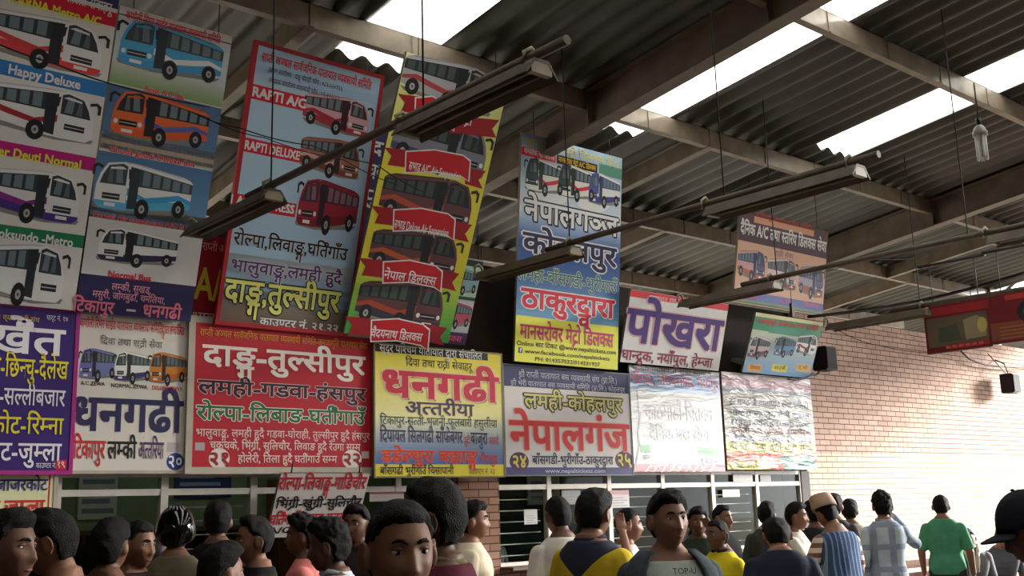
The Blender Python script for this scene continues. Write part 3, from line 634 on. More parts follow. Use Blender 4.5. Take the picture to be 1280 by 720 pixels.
s.block(314, 104, 388, 123, (190,28,50)); s.text('RAPTI A/C', 317, 385, 108, 12, (232,226,222), .05); s.block(304, 171, 382, 189, (190,28,50)); s.text('RAPTI DELUXE', 307, 377, 175, 11, (232,226,222), .045); s.block(287, 240, 373, 258, (190,28,50)); s.text('RAPTI EXPRESS', 290, 370, 243, 11, (232,226,222), .045)
s.bus(378, 119, 464, 166, (190,150,160), (150,50,60), (160,40,60), glass=(70,40,50)); s.bus(374, 172, 452, 220, (150,96,80), (120,60,50), (190,150,140), glass=(60,50,52)); s.bus(371, 226, 448, 290, (140,36,50), (120,30,40), glass=(60,44,56), flip=True, win=(120,90,100))
s.text('रोल~पा,लिवाङ_ग,घति^गाँउ', 293, 438, 290, 15, BLK, .02, (200,200,206), .04); s.text('भालुवाङ_ग,लमही हुदै', 290, 431, 324, 14, (70,34,96), .02, (214,206,220), .055); s.text('दाङ_ग,तुल~सीपुर', 283, 429, 349, 26, (222,214,110), .03, (30,24,20), .07)
s.text('काउण~टर नं. २१.२२', 325, 424, 397, 9, (232,206,206), .02); s.done()
s = Sign('hanging_banner', 'navy banner strip with white lettering, mostly hidden behind the blue and yellow banners', 'banner', (470,160), (512,172), (440,330), (484,336), 8.30, UP, True, wires=2)
s.bg((44,50,90)); s.text('द', 466, 480, 176, 16, WHITE, .03); s.text('घर', 461, 480, 204, 18, WHITE, .03); s.text('पु', 456, 474, 236, 16, WHITE, .03); s.done()

s = Sign('hanging_banner', 'tall yellow and green banner with five dark buses over red ribbons', 'banner', (505,62), (640,106), (430,415), (560,430), 8.03, UP, True, wires=2)
s.bg((50,140,60), (206,196,120)); v = s.uv(470, 330)[1]; v2 = s.uv(480, 200)[1]
s.face.rect(0, s.W, v, v2, (196,186,50), .0009, (206,194,60)); s.face.rect(0, s.W, v2, s.H, (206,194,70), .0009, (214,208,160)); s.face.rect(0, s.W, 0, v, (40,140,60), .0009, (190,184,50))
dk = dict(glass=(34,36,42), win=(58,70,66))
s.bus(500, 75, 622, 135, (150,150,154), stripe=(150,60,60), **dk); s.bus(488, 150, 613, 215, (110,112,124), (60,64,90), roof=(44,54,110), **dk); s.bus(474, 218, 594, 285, (90,56,60), (70,44,50), (160,70,50), **dk); s.bus(461, 287, 575, 345, (84,54,58), (60,48,60), (170,80,40), **dk); s.bus(445, 350, 557, 410, (84,50,54), (52,46,58), (150,60,40), **dk)
for (xl, yl, a, b, xr, yr, t, x0, x1, y) in ((497,117,520,566,624,150,'सभाड मेट`ो',545,594,140),(480,184,508,585,607,214,'सभाड A/C Air Suspension',512,580,204),(464,257,493,566,590,281,'सभाड Deluxe Air Suspension',494,564,277),(448,322,480,550,574,342,'नेपाल डिलक~स',481,548,340),(431,395,465,534,559,410,'वैद~यनाथ डिलक~स',465,530,413)):
    s.ribbon(xl, yl, a, yl+6, b+2, yl+21 if xl > 490 else yl+17, xr, yr, 22); s.text(t, x0, x1, y-2 if xl < 490 else y-4, 10, (232,214,208), .016)
s.done()
s = Sign('hanging_banner', 'small banner of bus thumbnails half hidden behind the yellow banner', 'banner', (562,322), (607,323), (541,430), (581,430), 8.26, UP, True, wires=2)
s.bg((150,156,150)); s.band(325, 333, 590, (36,40,44)); s.band(333, 372, 590, (150,180,160)); s.band(372, 376, 590, (40,60,50)); s.band(376, 415, 580, (170,170,176)); s.band(416, 432, 575, (60,40,80)); s.bus(563, 336, 603, 368, (120,150,160), flip=True); s.bus(554, 378, 592, 410, (160,70,90), flip=True); s.text('डिलक~स', 548, 578, 418, 7, (206,80,120), .02); s.done()

s = Sign('hanging_banner', 'tall blue hanging banner with white town names above a yellow contact strip', 'banner', (651,168), (779,195), (643,452), (772,462), 8.12, UP, True, wires=2)
s.bg((40,70,130), (170,190,206)); v = s.uv(642, 393)[1]; vm = s.uv(645, 262)[1]; vn = s.uv(645, 300)[1]
s.face.rect(0, s.W, vm, s.H, (186,196,206), .0009, (140,166,190)); s.face.rect(0, s.W, vn, vm, (44,74,140), .0009, (170,186,204)); s.face.rect(0, s.W, v, vn, (96,140,176), .0009, (46,74,136)); s.face.rect(0, s.W, 0, v, (224,208,70), .0012)
s.text('मानसरोवर मेट`ो डिलक~स सेवा', 658, 774, 172, 9, (190,190,120), .02)
s.block(652, 183, 695, 193, (190,30,56)); s.text('मानसरोवर मेट`ो डिलक~स', 655, 693, 185, 6, (236,214,214), .02); s.block(696, 193, 747, 204, (30,26,30)); s.text('मानसरोवर मेट`ो A/C डिलक~स', 698, 745, 196, 6, (222,170,50), .02); s.block(749, 204, 778, 218, (80,130,110))
s.disc(690, 230, 26, (200,206,210), .0013); s.disc(740, 240, 26, (200,206,210), .0013)
s.bus(656, 200, 706, 243, (206,204,196), stripe=(190,40,50), flip=True, front=(40,60,60), glass=(40,56,56)); s.bus(697, 208, 745, 250, (206,204,196), stripe=(190,40,50), flip=True, front=(40,60,60), glass=(40,56,56)); s.bus(735, 218, 775, 258, (220,222,226), (60,56,120), flip=True, glass=(60,76,110), front=(70,76,140))
s.text('नेपालगञ~ज', 656, 773, 249, 24, (224,222,214), .03, (30,28,40), .075, (30,30,40)); s.text('कोहलपुर', 654, 771, 290, 24, (40,38,70), .03, (214,218,224), .075)
s.text('लमही-बाँसगडी-भुरीगाउँ', 647, 772, 334, 14, (60,110,90), .02, (196,206,200), .05); s.text('ठाकुरद_वारा', 652, 768, 360, 23, (190,36,60), .035, (232,226,222), .075)
s.text('मानसरोवर मेट`ो डिलक~स', 650, 767, 405, 17, (170,34,90), .025); s.text('Online बाट टिकट @www.nepaltickets.com', 646, 770, 426, 5, (60,60,50), .015); s.text('www.facebook.com/nepaltickets', 656, 762, 436, 5, (60,60,50), .015)
s.block(648, 434, 653, 441, (50,60,90)); s.text('f', 649.5, 652, 435, 5, (230,230,230), .04); s.text('PH: 014357032/014231927', 669, 750, 446, 5, (60,60,50), .015); s.done()

s = Sign('hanging_banner', 'white board with red top edge and large purple town name', 'banner', (784,361), (916,381), (775,453), (898,463), 8.14, UP, True)
s.bg((206,202,200)); s.band(361, 370, 784, (196,50,60)); s.text('यातायात व~यवसायी समिति', 812, 880, 369, 5, (226,190,190), .01); s.text('पोखरा', 786, 907, 386, 40, (62,36,110), .035, (206,150,160), .055); s.text('घान~द`ुक, नयाँपुल, हेम~जा', 778, 893, 437, 12, (130,36,66), .025); s.done()
s = Sign('hanging_banner', 'peach and brown board with three buses, hanging high near the brick wall', 'banner', (925,260), (1036,292), (917,376), (1028,392), 8.12, UP, True, wires=2)
s.bg((198,160,136)); s.band(256, 283, 925, (86,60,72)); s.band(283, 300, 925, (72,48,62)); s.block(943, 270, 1019, 278, (204,150,120)); s.text('कान~तिपुर यातायात सेवा समिति', 945, 1016, 266, 5, (180,60,60), .014)
s.text('दैनिक A/C तथा स~तरिय डिलक~स सेवा', 926, 1035, 278, 13, (222,216,214), .035); s.text('रात`ी सेवा', 968, 992, 313, 6, (110,80,80), .01)
s.bus(922, 312, 957, 350, (190,150,150), (170,90,80), glass=(60,64,100), front=(84,84,120)); s.bus(959, 322, 996, 362, (200,180,176), (120,60,60), glass=(84,70,84), front=(170,150,150)); s.bus(998, 332, 1034, 372, (150,140,160), (150,90,80), glass=(64,66,100), front=(90,88,120))
s.band(361, 372, 918, (96,106,160)); s.text('सुपर डिलक~स', 931, 946, 369, 4, (196,100,130), .02); s.text('ए.सी.', 975, 990, 374, 4, (196,100,130), .02); s.text('डिलक~स', 1004, 1024, 378, 4, (196,100,130), .02); s.band(372, 395, 918, (110,140,110)); s.done()
s = Sign('hanging_banner', 'green topped board with three buses, tilted out beside the brick wall', 'banner', (944,396), (1030,398), (928,467), (1012,471), 8.14, UP, True)
s.bg((110,150,190), (206,200,150)); s.band(395, 412, 944, (60,136,110)); s.block(962, 408, 1003, 416, (70,140,120)); s.text('माछापुच~छ`े यातायात सेवा समिति', 947, 1026, 398, 5, (196,70,70), .02)
s.bus(936, 420, 962, 448, (200,190,200), (130,50,110), flip=True); s.bus(968, 421, 994, 446, (90,130,170), (80,110,150), flip=True); s.bus(996, 418, 1022, 444, (210,206,210), stripe=(150,60,80))
s.block(936, 455, 953, 464, (214,160,80)); s.block(966, 455, 985, 464, (206,190,80)); s.block(996, 455, 1014, 464, (214,170,96)); s.text('डिलक~स', 938, 951, 457, 4, (150,60,60), .01); s.text('नन ए.सी.', 968, 983, 457, 4, (90,80,60), .01); s.text('ए.सी.', 998, 1011, 457, 4, (150,60,60), .01); s.done()

# ------------------------------------------------------------------ light rails under the roof
trough = mat('dusty_trough', (86, 75, 62), .55, .25, 8); tubemat = mat('dusty_tube', (120, 112, 98), .4, .15, 10); capmat = mat('pale_lamp_holder', (140, 130, 108), .5, .1)
def light_rail(x, ya, yb, battens, wires, label, z=3.8):
    t = empty('light_rail', (x, ya, z), label, 'light rail', 'light rails hanging across the hall')
    bm = bmesh.new(); tube(bm, [(0, 0, .05), (0, yb-ya, .05)], .027, 8); new_obj('pipe', bm, trough, t)
    for b0, b1 in battens:
        bm = bmesh.new(); y0, y1 = b0-ya, b1-ya
        prof = [(-.11, -.075), (-.105, -.08), (-.045, -.005), (.045, -.005), (.105, -.08), (.11, -.075), (.05, .012), (-.05, .012)]
        ra = [bm.verts.new((p[0], y0, p[1])) for p in prof]; rb = [bm.verts.new((p[0], y1, p[1])) for p in prof]
        for i in range(8): bm.faces.new((ra[i], ra[(i+1) % 8], rb[(i+1) % 8], rb[i]))
        bm.faces.new(list(reversed(ra))); bm.faces.new(rb)
        bt = new_obj('batten', bm, trough, t)
        for sx in (-.04, .04):
            bm = bmesh.new(); tube(bm, [(sx, y0+.05, -.045), (sx, y1-.05, -.045)], .013, 8); new_obj('lamp_tube', bm, tubemat, bt)
        for yy in (y0+.02, y1-.02):
            bm = bmesh.new(); box(bm, -.07, .07, yy-.018, yy+.018, -.066, -.004); new_obj('lamp_holder', bm, capmat, bt)
            bm = bmesh.new()
            tube(bm, [(-.05, yy+.06, .0), (-.045, yy+.06, .07), (0, yy+.06, .1), (.045, yy+.06, .07), (.05, yy+.06, .0)], .014, 6); new_obj('clamp', bm, capmat, bt)
    for y in wires:
        bm = bmesh.new(); tube(bm, [(0, y-ya, .06), (.01, y-ya+.01, roof_z(y)-z-.2), (.01, y-ya+.01, roof_z(y)-z-.03)], .006, 5); new_obj('hanger_wire', bm, WIRE, t)
light_rail(3.50, 3.55, 6.9, [(3.74, 4.92), (6.5, 7.8)], (4.75, 6.55), 'dusty twin tube light rail hanging in front of the red and yellow banners')
light_rail(6.43, 3.6, 6.9, [(3.74, 5.04), (6.52, 7.83)], (4.9, 6.6), 'dusty twin tube light rail hanging in front of the blue banner')
light_rail(9.25, 1.5, 6.9, [(3.0, 4.2), (6.45, 7.72)], (4.4, 6.45), 'dusty twin tube light rail pointing at the peach board with three buses')
light_rail(12.22, 3.0, 6.9, [(6.4, 7.78)], (3.6, 6.5), 'dusty light rail near the brick wall, beside the dark red boards')
bm = bmesh.new(); t = empty('pull_switch', (9.25, 6.30, 3.41), 'small black pull switch dangling from a light rail before the peach board', 'switch')
box(bm, -.02, .02, -.015, .015, 0, .14); new_obj('switch_body', bm, WIRE, t); bm = bmesh.new(); tube(bm, [(0, 0, .14), (0, 0, .415)], .004, 5); new_obj('cord', bm, WIRE, t)

# compact fluorescent lamp hanging on a rod
t = empty('hanging_lamp', (10.9, 4.93, EYE+3.43), 'large white compact fluorescent lamp hanging from a purlin at upper right', 'lamp')
glow = mat('lamp_glass', (206, 206, 200), .25, .03)
for a in range(4):
    bm = bmesh.new(); c, sn = math.cos(a*math.pi/2+.4)*.042, math.sin(a*math.pi/2+.4)*.042; k = .5
    tube(bm, [(c-sn*k, sn+c*k, .27), (c-sn*k, sn+c*k, .03), (c-sn*k*.5, sn+c*k*.5, .008), (c+sn*k*.5, sn-c*k*.5, .008), (c+sn*k, sn-c*k, .03), (c+sn*k, sn-c*k, .27)], .017, 8); new_obj('tube', bm, glow, t)
bm = bmesh.new(); tube(bm, [(0,0,.26), (0,0,.30), (0,0,.36), (0,0,.38)], [.075, .078, .05, .03], 14); new_obj('base', bm, mat('lamp_base', (150, 146, 136), .5), t)
bm = bmesh.new(); tube(bm, [(0,0,.37), (0,0,.46)], .028, 10); new_obj('socket', bm, WIRE, t)
bm = bmesh.new(); tube(bm, [(0,0,.46), (0,0,.86)], .009, 6); new_obj('rod', bm, DARKSTEEL, t)

# dark red boards hung along the hall on the right
def side_board(name, label, X, y0, y1, z0, z1, art):
    t = empty(name, (X, y1, z0), label, 'sign', 'dark red boards hanging at right', (0, 0, -math.pi/2))
    bm = bmesh.new(); box(bm, 0, y1-y0, .002, .06, 0, z1-z0); new_obj('backing_panel', bm, mat('dark_red_edge', (70, 24, 26), .6), t)
    A = Art(); w, h = y1-y0, z1-z0; A.rect(0, w, 0, h, (108, 26, 32), .0006); art(A, w, h); A.obj('printed_face', t, INK)
    bm = bmesh.new()
    for u in (.15, .85): tube(bm, [(w*u, .03, h), (w*u, .03, h+.5)], .006, 5)
    tube(bm, [(-.02, .03, h+.5), (w+.02, .03, h+.5)], .02, 6)
    new_obj('hanger', bm, DARKSTEEL, t)
def art1(A, w, h):
    A.rect(.03, w-.03, h*.12, h*.72, (96, 84, 66), .0012); A.rect(0, w, h*.76, h*.92, (150, 36, 40), .0012); A.rect(.25, w-.03, h*.05, h*.14, (160, 40, 44), .0016)
    A.poly([(w*.62, h*.2), (w*.6, h*.6), (w*.8, h*.66), (w*.95, h*.55), (w*.93, h*.22)], (140, 126, 100), .002); A.poly([(w*.2, h*.2), (w*.22, h*.5), (w*.5, h*.55), (w*.55, h*.2)], (70, 74, 62), .002)
    A.disc(w*.88, h*.45, .06, .09, (180, 160, 90), .0026)
    for k in range(6): A.rect(w*(.3+.1*k), w*(.37+.1*k), h*.07, h*.12, (196, 90, 80), .003)
def art2(A, w, h):
    A.rect(0, w, h*.05, h*.4, (130, 70, 50), .0012); A.disc(w*.6, h*.55, .28, .17, (36, 34, 40), .0016); A.disc(w*.58, h*.55, .2, .1, (70, 66, 66), .002); A.rect(w*.2, w, h*.82, h*.92, (170, 50, 48), .0012)
    for k in range(4): A.rect(w*.1, w*.9, h*(.08+.07*k), h*(.10+.07*k), (160, 110, 70), .002)
side_board('hanging_board', 'dark red hanging board with a faded picture, nearer the ticket windows', 12.5, 5.80, 6.62, 3.29, 3.89, art1)
side_board('hanging_board', 'dark red hanging board with a dark oval, cut by the right edge of the photo', 12.46, 4.78, 5.78, 3.30, 3.90, art2)

# loudspeakers on the brick wall
def speaker(x, y, z, label, up):
    t = empty('loudspeaker', (x, y, z), label, 'loudspeaker', 'black loudspeakers on the brick wall')
    bm = bmesh.new(); v = box(bm, -.13, .13, -.12, .10, -.16, .16); bmesh.ops.bevel(bm, geom=bm.edges[:], offset=.012, segments=2, affect='EDGES'); new_obj('cabinet', bm, WIRE, t)
    bm = bmesh.new(); box(bm, -.11, .11, -.128, -.121, -.14, .14); new_obj('grille', bm, mat('speaker_grille', (40, 38, 36), .8), t)
    bm = bmesh.new()
    if up: tube(bm, [(0, .0, .15), (0, .05, .34), (.02, .2, .42)], .012, 6); tube(bm, [(-.06, 0, .15), (-.3, .16, .5)], .008, 6)
    else: tube(bm, [(0, .08, 0), (0, .22, 0)], .03, 8)
    new_obj('bracket', bm, DARKSTEEL, t)
speaker(12.62, 8.16, EYE+1.83, 'small black loudspeaker beside the green topped board', False)
speaker(17.95, 8.13, EYE+1.77, 'small black loudspeaker hung under the dark red boards', True)

# loose cables
def cable(label, pts, r=.008, sag=0.0):
    bm = bmesh.new(); P = []
    for a, b in zip(pts[:-1], pts[1:]):
        for k in range(8):
            t = k/8; p = [a[i]+(b[i]-a[i])*t for i in range(3)]; p[2] -= sag*4*t*(1-t); P.append(p)
    P.append(pts[-1]); tube(bm, P, r, 5); o = new_obj('cable', bm, WIRE); tag(o, label, 'cable')
A_ = lambda x, y, Y: tuple(on_y(x, y, Y))
cable('black cable drooping from the dark red boards across the sunlit brick', [A_(1190, 425, 8.2), A_(1212, 449, 8.25), A_(1245, 458, 8.25), A_(1300, 456, 8.25)], .016, .02)
cable('black cable running from the green topped board to the loudspeaker', [A_(985, 474, 8.0), A_(1015, 468, 8.1), A_(1024, 464, 8.15)], .012, .03)
cable('thin wire crossing the red edged banner to the yellow banner', [A_(240, 140, 7.5), A_(300, 160, 7.3), A_(390, 182, 7.2), A_(470, 205, 7.2), A_(530, 240, 7.2)], .005, .02)
cable('thin wire sagging below the first one across the banners', [A_(262, 150, 7.5), A_(330, 172, 7.25), A_(430, 200, 7.15), A_(500, 232, 7.1)], .004, .02)
cable('thin wire across the first banner at upper left', [A_(-10, 52, 7.2), A_(70, 80, 7.1), A_(150, 108, 7.1), A_(262, 134, 7.2)], .006, .01)
cable('wire strung along the peach board with three buses', [A_(1000, 345, 7.6), A_(1080, 322, 7.4), A_(1160, 320, 7.4)], .005, .04)
cable('dark conduit running above the brick wall', [A_(1010, 396, 8.1), A_(1150, 376, 7.4), A_(1290, 338, 6.4)], .022, .02)
cable('thin wire strung over the top of the brick wall', [A_(1035, 405, 8.3), A_(1100, 432, 8.3), A_(1190, 440, 8.3)], .006, .05)

# unseen tube lamps added to brighten the left booth
for x, lb in ((2.4, 'left of the first banners'), (4.9, 'below the crimson board')):
    t = empty('tube_lamp', (x, 9.3, 2.62), 'unseen tube lamp added to brighten the ticket booth %s' % lb, 'lamp')
    em = bpy.data.materials.get('lit_tube') or bpy.data.materials.new('lit_tube'); em.use_nodes = True
    em.node_tree.nodes['Principled BSDF'].inputs['Emission Color'].default_value = (.9, 1, .92, 1); em.node_tree.nodes['Principled BSDF'].inputs['Emission Strength'].default_value = 14
    bm = bmesh.new(); tube(bm, [(-.5, 0, 0), (.5, 0, 0)], .018, 10); new_obj('tube', bm, em, t)
    bm = bmesh.new(); box(bm, -.54, .54, -.03, .03, .03, .13); new_obj('fitting', bm, ALU, t)
# things standing in the booths
t = empty('cupboard', (5.55, 10.1, 0), 'brown wooden cupboard inside the left ticket booth, behind the glass', 'cupboard'); wd = mat('cupboard_wood', (110, 66, 40), .6, .2, 4)
bm = bmesh.new(); box(bm, 0, .8, 0, .27, 0, 1.95); new_obj('body', bm, wd, t)
for k in (0, 1):
    bm = bmesh.new(); box(bm, .02+.39*k, .39+.39*k, -.02, -.001, .06, 1.9); dr = new_obj('door', bm, wd, t)
    bm = bmesh.new(); tube(bm, [(.35+.1*k, -.035, .95), (.35+.1*k, -.035, 1.1)], .008, 6); new_obj('handle', bm, ALU, dr)
def wall_paper(name, label, x0, x1, z0, z1, c1, c2):
    bm = bmesh.new(); box(bm, x0, x1, 10.375, 10.398, z0, z1); o_ = new_obj(name, bm, mat('%s_%d' % (name, int(x0*100)), c1, .6), None); tag(o_, label, 'notice')
    A = Art(); w, h = x1-x0, z1-z0
    for k in range(4): A.rect(w*.08, w*(.92-.12*(k % 3)), h*(.12+.2*k), h*(.22+.2*k), c2, .0006)
    q = A.obj('printed_lines', o_, INK); q.location = (x0, 10.374, z0)
wall_paper('wall_calendar', 'pale calendar on the green booth wall behind the first left window', 3.62, 3.98, 1.60, 2.05, (206, 206, 190), (120, 130, 150))
wall_paper('timetable', 'dark blue timetable on the booth wall above the shiny helmet', 4.55, 5.15, 1.78, 2.15, (44, 50, 96), (150, 160, 190))
wall_paper('wall_poster', 'green and white poster on the booth wall left of the leaning white board', 6.2, 6.55, 1.70, 2.1, (196, 210, 196), (70, 130, 90))
wall_paper('timetable', 'white timetable sheet on the booth wall behind the white shirted man', 9.2, 9.75, 1.62, 2.1, (190, 190, 184), (120, 120, 130))
bm = bmesh.new(); box(bm, 2.2, 5.5, 10.1, 10.37, 1.46, 1.49)
for x in (2.4, 3.6, 4.8, 5.4): box(bm, x-.02, x+.02, 10.14, 10.37, 1.38, 1.46)
tag(new_obj('wall_shelf', bm, wd), 'long dark wooden shelf along the back of the left booth', 'shelf')
# papers behind the window glass
def paper(x0, y0, x1, y1, label, col, lines=5, head=None):
    a, b = on_y(x0, y0, WALL-.024), on_y(x1, y1, WALL-.024); t = empty('paper_notice', (a[0], WALL-.024, b[2]), label, 'notice', 'papers stuck on the ticket windows')
    w, h = b[0]-a[0], a[2]-b[2]
    bm = bmesh.new(); box(bm, 0, w, 0, .002, 0, h); new_obj('sheet', bm, mat('paper_%d_%d' % (x0, y0), col, .7, .05), t)
    A = Art()
    if head: A.rect(0, w, h*.75, h, head, .0005)
    for k in range(lines): A.rect(w*.12, w*(.9-.2*(k % 2)), h*(.1+.6*k/lines), h*(.1+.6*k/lines)+h*.03, (120, 116, 120), .0008)
    A.obj('printed_lines', t, INK)
paper(762, 613, 787, 634, 'white notice with a pinkish head, right of the yellow jacketed man', (206, 200, 200), 4, (190, 150, 150))
paper(655, 637, 672, 655, 'small white paper on the dark window right of the brick pillar', (190, 190, 186), 4)
paper(702, 613, 726, 630, 'grey paper behind the head of the yellow jacketed man', (150, 150, 146), 3)
paper(903, 612, 925, 621, 'white slip on the window above the yellow shirted boy', (206, 206, 204), 1)
paper(916, 591, 941, 602, 'white sheet at the top of the window below the crumpled board', (206, 204, 204), 3)
paper(950, 594, 964, 602, 'small grey sheet near the end of the ticket windows', (170, 168, 168), 2)
paper(462, 615, 505, 626, 'printed strip on the window behind the moustached man', (170, 160, 156), 2, (120, 60, 60))

# ------------------------------------------------------------------ people
SKIN = mat('skin_tan', (136, 97, 76), .5, .08, 12, .05, 120, 0, .35)
SKIN_D = mat('skin_brown', (104, 73, 57), .5, .08, 12, .05, 120, 0, .35)  # darker skin tone; shade of the dense crowd is put into it
HAIR = mat('black_hair', (13, 11, 11), .62, .4, 40, .8, 220, 0, .2)
HAIR_G = mat('greying_hair', (96, 92, 88), .6, .3, 30, .5, 160)
EYEW = mat('eye_white', (205, 198, 190), .25, .02); IRIS = mat('iris_dark', (30, 18, 12), .15, .02)
LIP = mat('lip', (124, 72, 62), .5, .05)
SHOE = mat('shoe_leather', (40, 32, 28), .5, .1)
def fabric(name, col, pat=None, col2=None):
    if name in _M: return _M[name]
    m = mat(name, col, .85, .14, 9, .35, 26, 0, .2); nt = m.node_tree; b = nt.nodes['Principled BSDF']
    if pat:
        tc = nt.nodes.new('ShaderNodeTexCoord'); sp = nt.nodes.new('ShaderNodeSeparateXYZ'); nt.links.new(tc.outputs['Object'], sp.inputs[0])
        def saw(src, scale, width, off=0.0):
            a = nt.nodes.new('ShaderNodeMath'); a.operation = 'MULTIPLY_ADD'; a.inputs[1].default_value = scale; a.inputs[2].default_value = 50.0+off; nt.links.new(sp.outputs[src], a.inputs[0])
            f = nt.nodes.new('ShaderNodeMath'); f.operation = 'FRACT'; nt.links.new(a.outputs[0], f.inputs[0])
            l = nt.nodes.new('ShaderNodeMath'); l.operation = 'LESS_THAN'; l.inputs[1].default_value = width; nt.links.new(f.outputs[0], l.inputs[0]); return l.outputs[0]
        def comb(a, b_, op):
            c = nt.nodes.new('ShaderNodeMath'); c.operation = op; nt.links.new(a, c.inputs[0]); nt.links.new(b_, c.inputs[1]); return c.outputs[0]
        if pat == 'check': fac = comb(saw('X', 26, .45), saw('Z', 26, .45), 'ADD'); k = nt.nodes.new('ShaderNodeMath'); k.operation = 'MULTIPLY'; k.inputs[1].default_value = .5; nt.links.new(fac, k.inputs[0]); fac = k.outputs[0]
        elif pat == 'plaid': fac = comb(saw('X', 6, .38, .3), saw('Z', 5, .25), 'MAXIMUM'); k = nt.nodes.new('ShaderNodeMath'); k.operation = 'MULTIPLY'; k.inputs[1].default_value = .5; nt.links.new(fac, k.inputs[0]); fac = k.outputs[0]
        elif pat == 'vstripe': fac = saw('X', 24, .3)
        elif pat == 'hstripe': fac = saw('Z', 13, .5)
        elif pat == 'yoke':       # contrasting shoulders ending in a point on the back and chest
            ab = nt.nodes.new('ShaderNodeMath'); ab.operation = 'ABSOLUTE'; nt.links.new(sp.outputs['X'], ab.inputs[0])
            ma = nt.nodes.new('ShaderNodeMath'); ma.operation = 'MULTIPLY_ADD'; ma.inputs[1].default_value = .9; ma.inputs[2].default_value = 1.265; nt.links.new(ab.outputs[0], ma.inputs[0])
            g = nt.nodes.new('ShaderNodeMath'); g.operation = 'GREATER_THAN'; nt.links.new(sp.outputs['Z'], g.inputs[0]); nt.links.new(ma.outputs[0], g.inputs[1]); fac = g.outputs[0]
        mx = nt.nodes.new('ShaderNodeMixRGB'); old = b.inputs['Base Color'].links[0].from_socket
        nt.links.new(fac, mx.inputs[0]); nt.links.new(old, mx.inputs[1]); mx.inputs[2].default_value = lin(col2); nt.links.new(mx.outputs[0], b.inputs['Base Color'])
    return m

RINGS = [(.86, .150, .105, .012), (.93, .168, .118, .012), (1.00, .160, .112, .008), (1.08, .146, .104, .0), (1.17, .155, .110, -.004), (1.27, .174, .116, -.004), (1.335, .178, .110, .003), (1.38, .164, .096, .010), (1.42, .128, .080, .018), (1.455, .088, .066, .022), (1.49, .060, .058, .022)]
def loft(bm, e, z0=0, z1=9, seg=28, gap=0.0, top=True):
    R_ = [r for r in RINGS if z0 <= r[0] <= z1]; rows = []
    for z, a, b, yc in R_:
        row = []
        n = seg if not gap else seg+1
        for i in range(n):
            t = (gap + (2*math.pi-2*gap)*i/seg) if gap else 2*math.pi*i/seg
            c, s_ = math.sin(t), -math.cos(t)          # t = 0 points to the front (-y)
            c = math.copysign(abs(c)**.85, c); s_ = math.copysign(abs(s_)**.85, s_)
            row.append(bm.verts.new(((a+e)*c, yc+(b+e)*s_, z)))
        rows.append(row)
    n = len(rows[0])
    for j in range(len(rows)-1):
        for i in range(n if not gap else n-1):
            k = (i+1) % n; bm.faces.new((rows[j][i], rows[j][k], rows[j+1][k], rows[j+1][i])).smooth = True
    if not gap: bm.faces.new(list(reversed(rows[0]))); bm.faces.new(rows[-1])

def g2(x, y, sx, sy): return math.exp(-(x/sx)**2-(y/sy)**2)
def head_point(th, ph, infl=0.0):
    """point on the head surface; face looks along -y, origin mid-head"""
    d = Vector((math.sin(th)*math.sin(ph), -math.sin(th)*math.cos(ph), math.cos(th)))
    x, y, z = d.x*.076, d.y*.096, d.z*.118
    if z < 0:                                  # cheeks narrow to the jaw and chin
        t = min(1, -z/.118); x *= 1-.30*t**1.6
        if y > 0: y *= 1-.38*t; 
        else: y = y*(1-.06*t)-.014*t
        if t > .8: z *= 1-.04*(t-.8)/.2
    if y < 0:
        y *= 1-.06*max(0, 1-abs(z)/.1)
        f = min(1, -y/.05)
        dy = 0
        nz = (z-.016)/(-.052)                  # 0 at the bridge, 1 at the tip
        if -.3 < nz < 1.35:
            amp = (.006+.017*max(0, min(1, nz))) if nz <= 1 else .023*max(0, 1-(nz-1)/.3)
            if nz < 0: amp = .006*(1+nz/.3)
            dy -= amp*math.exp(-(x/(.0085+.005*max(0, min(1, nz))))**2)
        for sx in (-1, 1):
            dy += .0115*g2(x-sx*.031, z-.010, .017, .0125)
            dy -= .0045*g2(x-sx*.030, z-.034, .026, .009)
            dy -= .006*g2(x-sx*.044, z+.022, .02, .018)
            dy -= .006*g2(x-sx*.014, z+.036, .008, .007)
            dy -= .0035*g2(x-sx*.031, z-.010, .011, .007)*0
        dy -= .006*g2(x, z+.060, .024, .0065)+.006*g2(x, z+.073, .021, .0065)
        dy += .004*g2(x, z+.0665, .024, .003)
        dy -= .008*g2(x, z+.100, .02, .014)
        y += dy*f
    p = Vector((x, y, z))
    if infl:
        n = Vector((x/.076**2, y/.096**2, z/.118**2)).normalized(); p += n*infl
    return p
def head_mesh(bm, nth=40, nph=56, T=None):
    rows = []
    for j in range(1, nth):
        rows.append([bm.verts.new(T(head_point(math.pi*j/nth, 2*math.pi*i/nph))) for i in range(nph)])
    t = bm.verts.new(T(head_point(1e-4, 0))); b = bm.verts.new(T(head_point(math.pi-1e-4, 0)))
    for i in range(nph):
        k = (i+1) % nph
        bm.faces.new((t, rows[0][i], rows[0][k])); bm.faces.new((b, rows[-1][k], rows[-1][i]))
        for j in range(nth-2): bm.faces.new((rows[j][i], rows[j+1][i], rows[j+1][k], rows[j][k]))
def sstep(a, b, x):
    t = max(0.0, min(1.0, (x-a)/(b-a))); return t*t*(3-2*t)
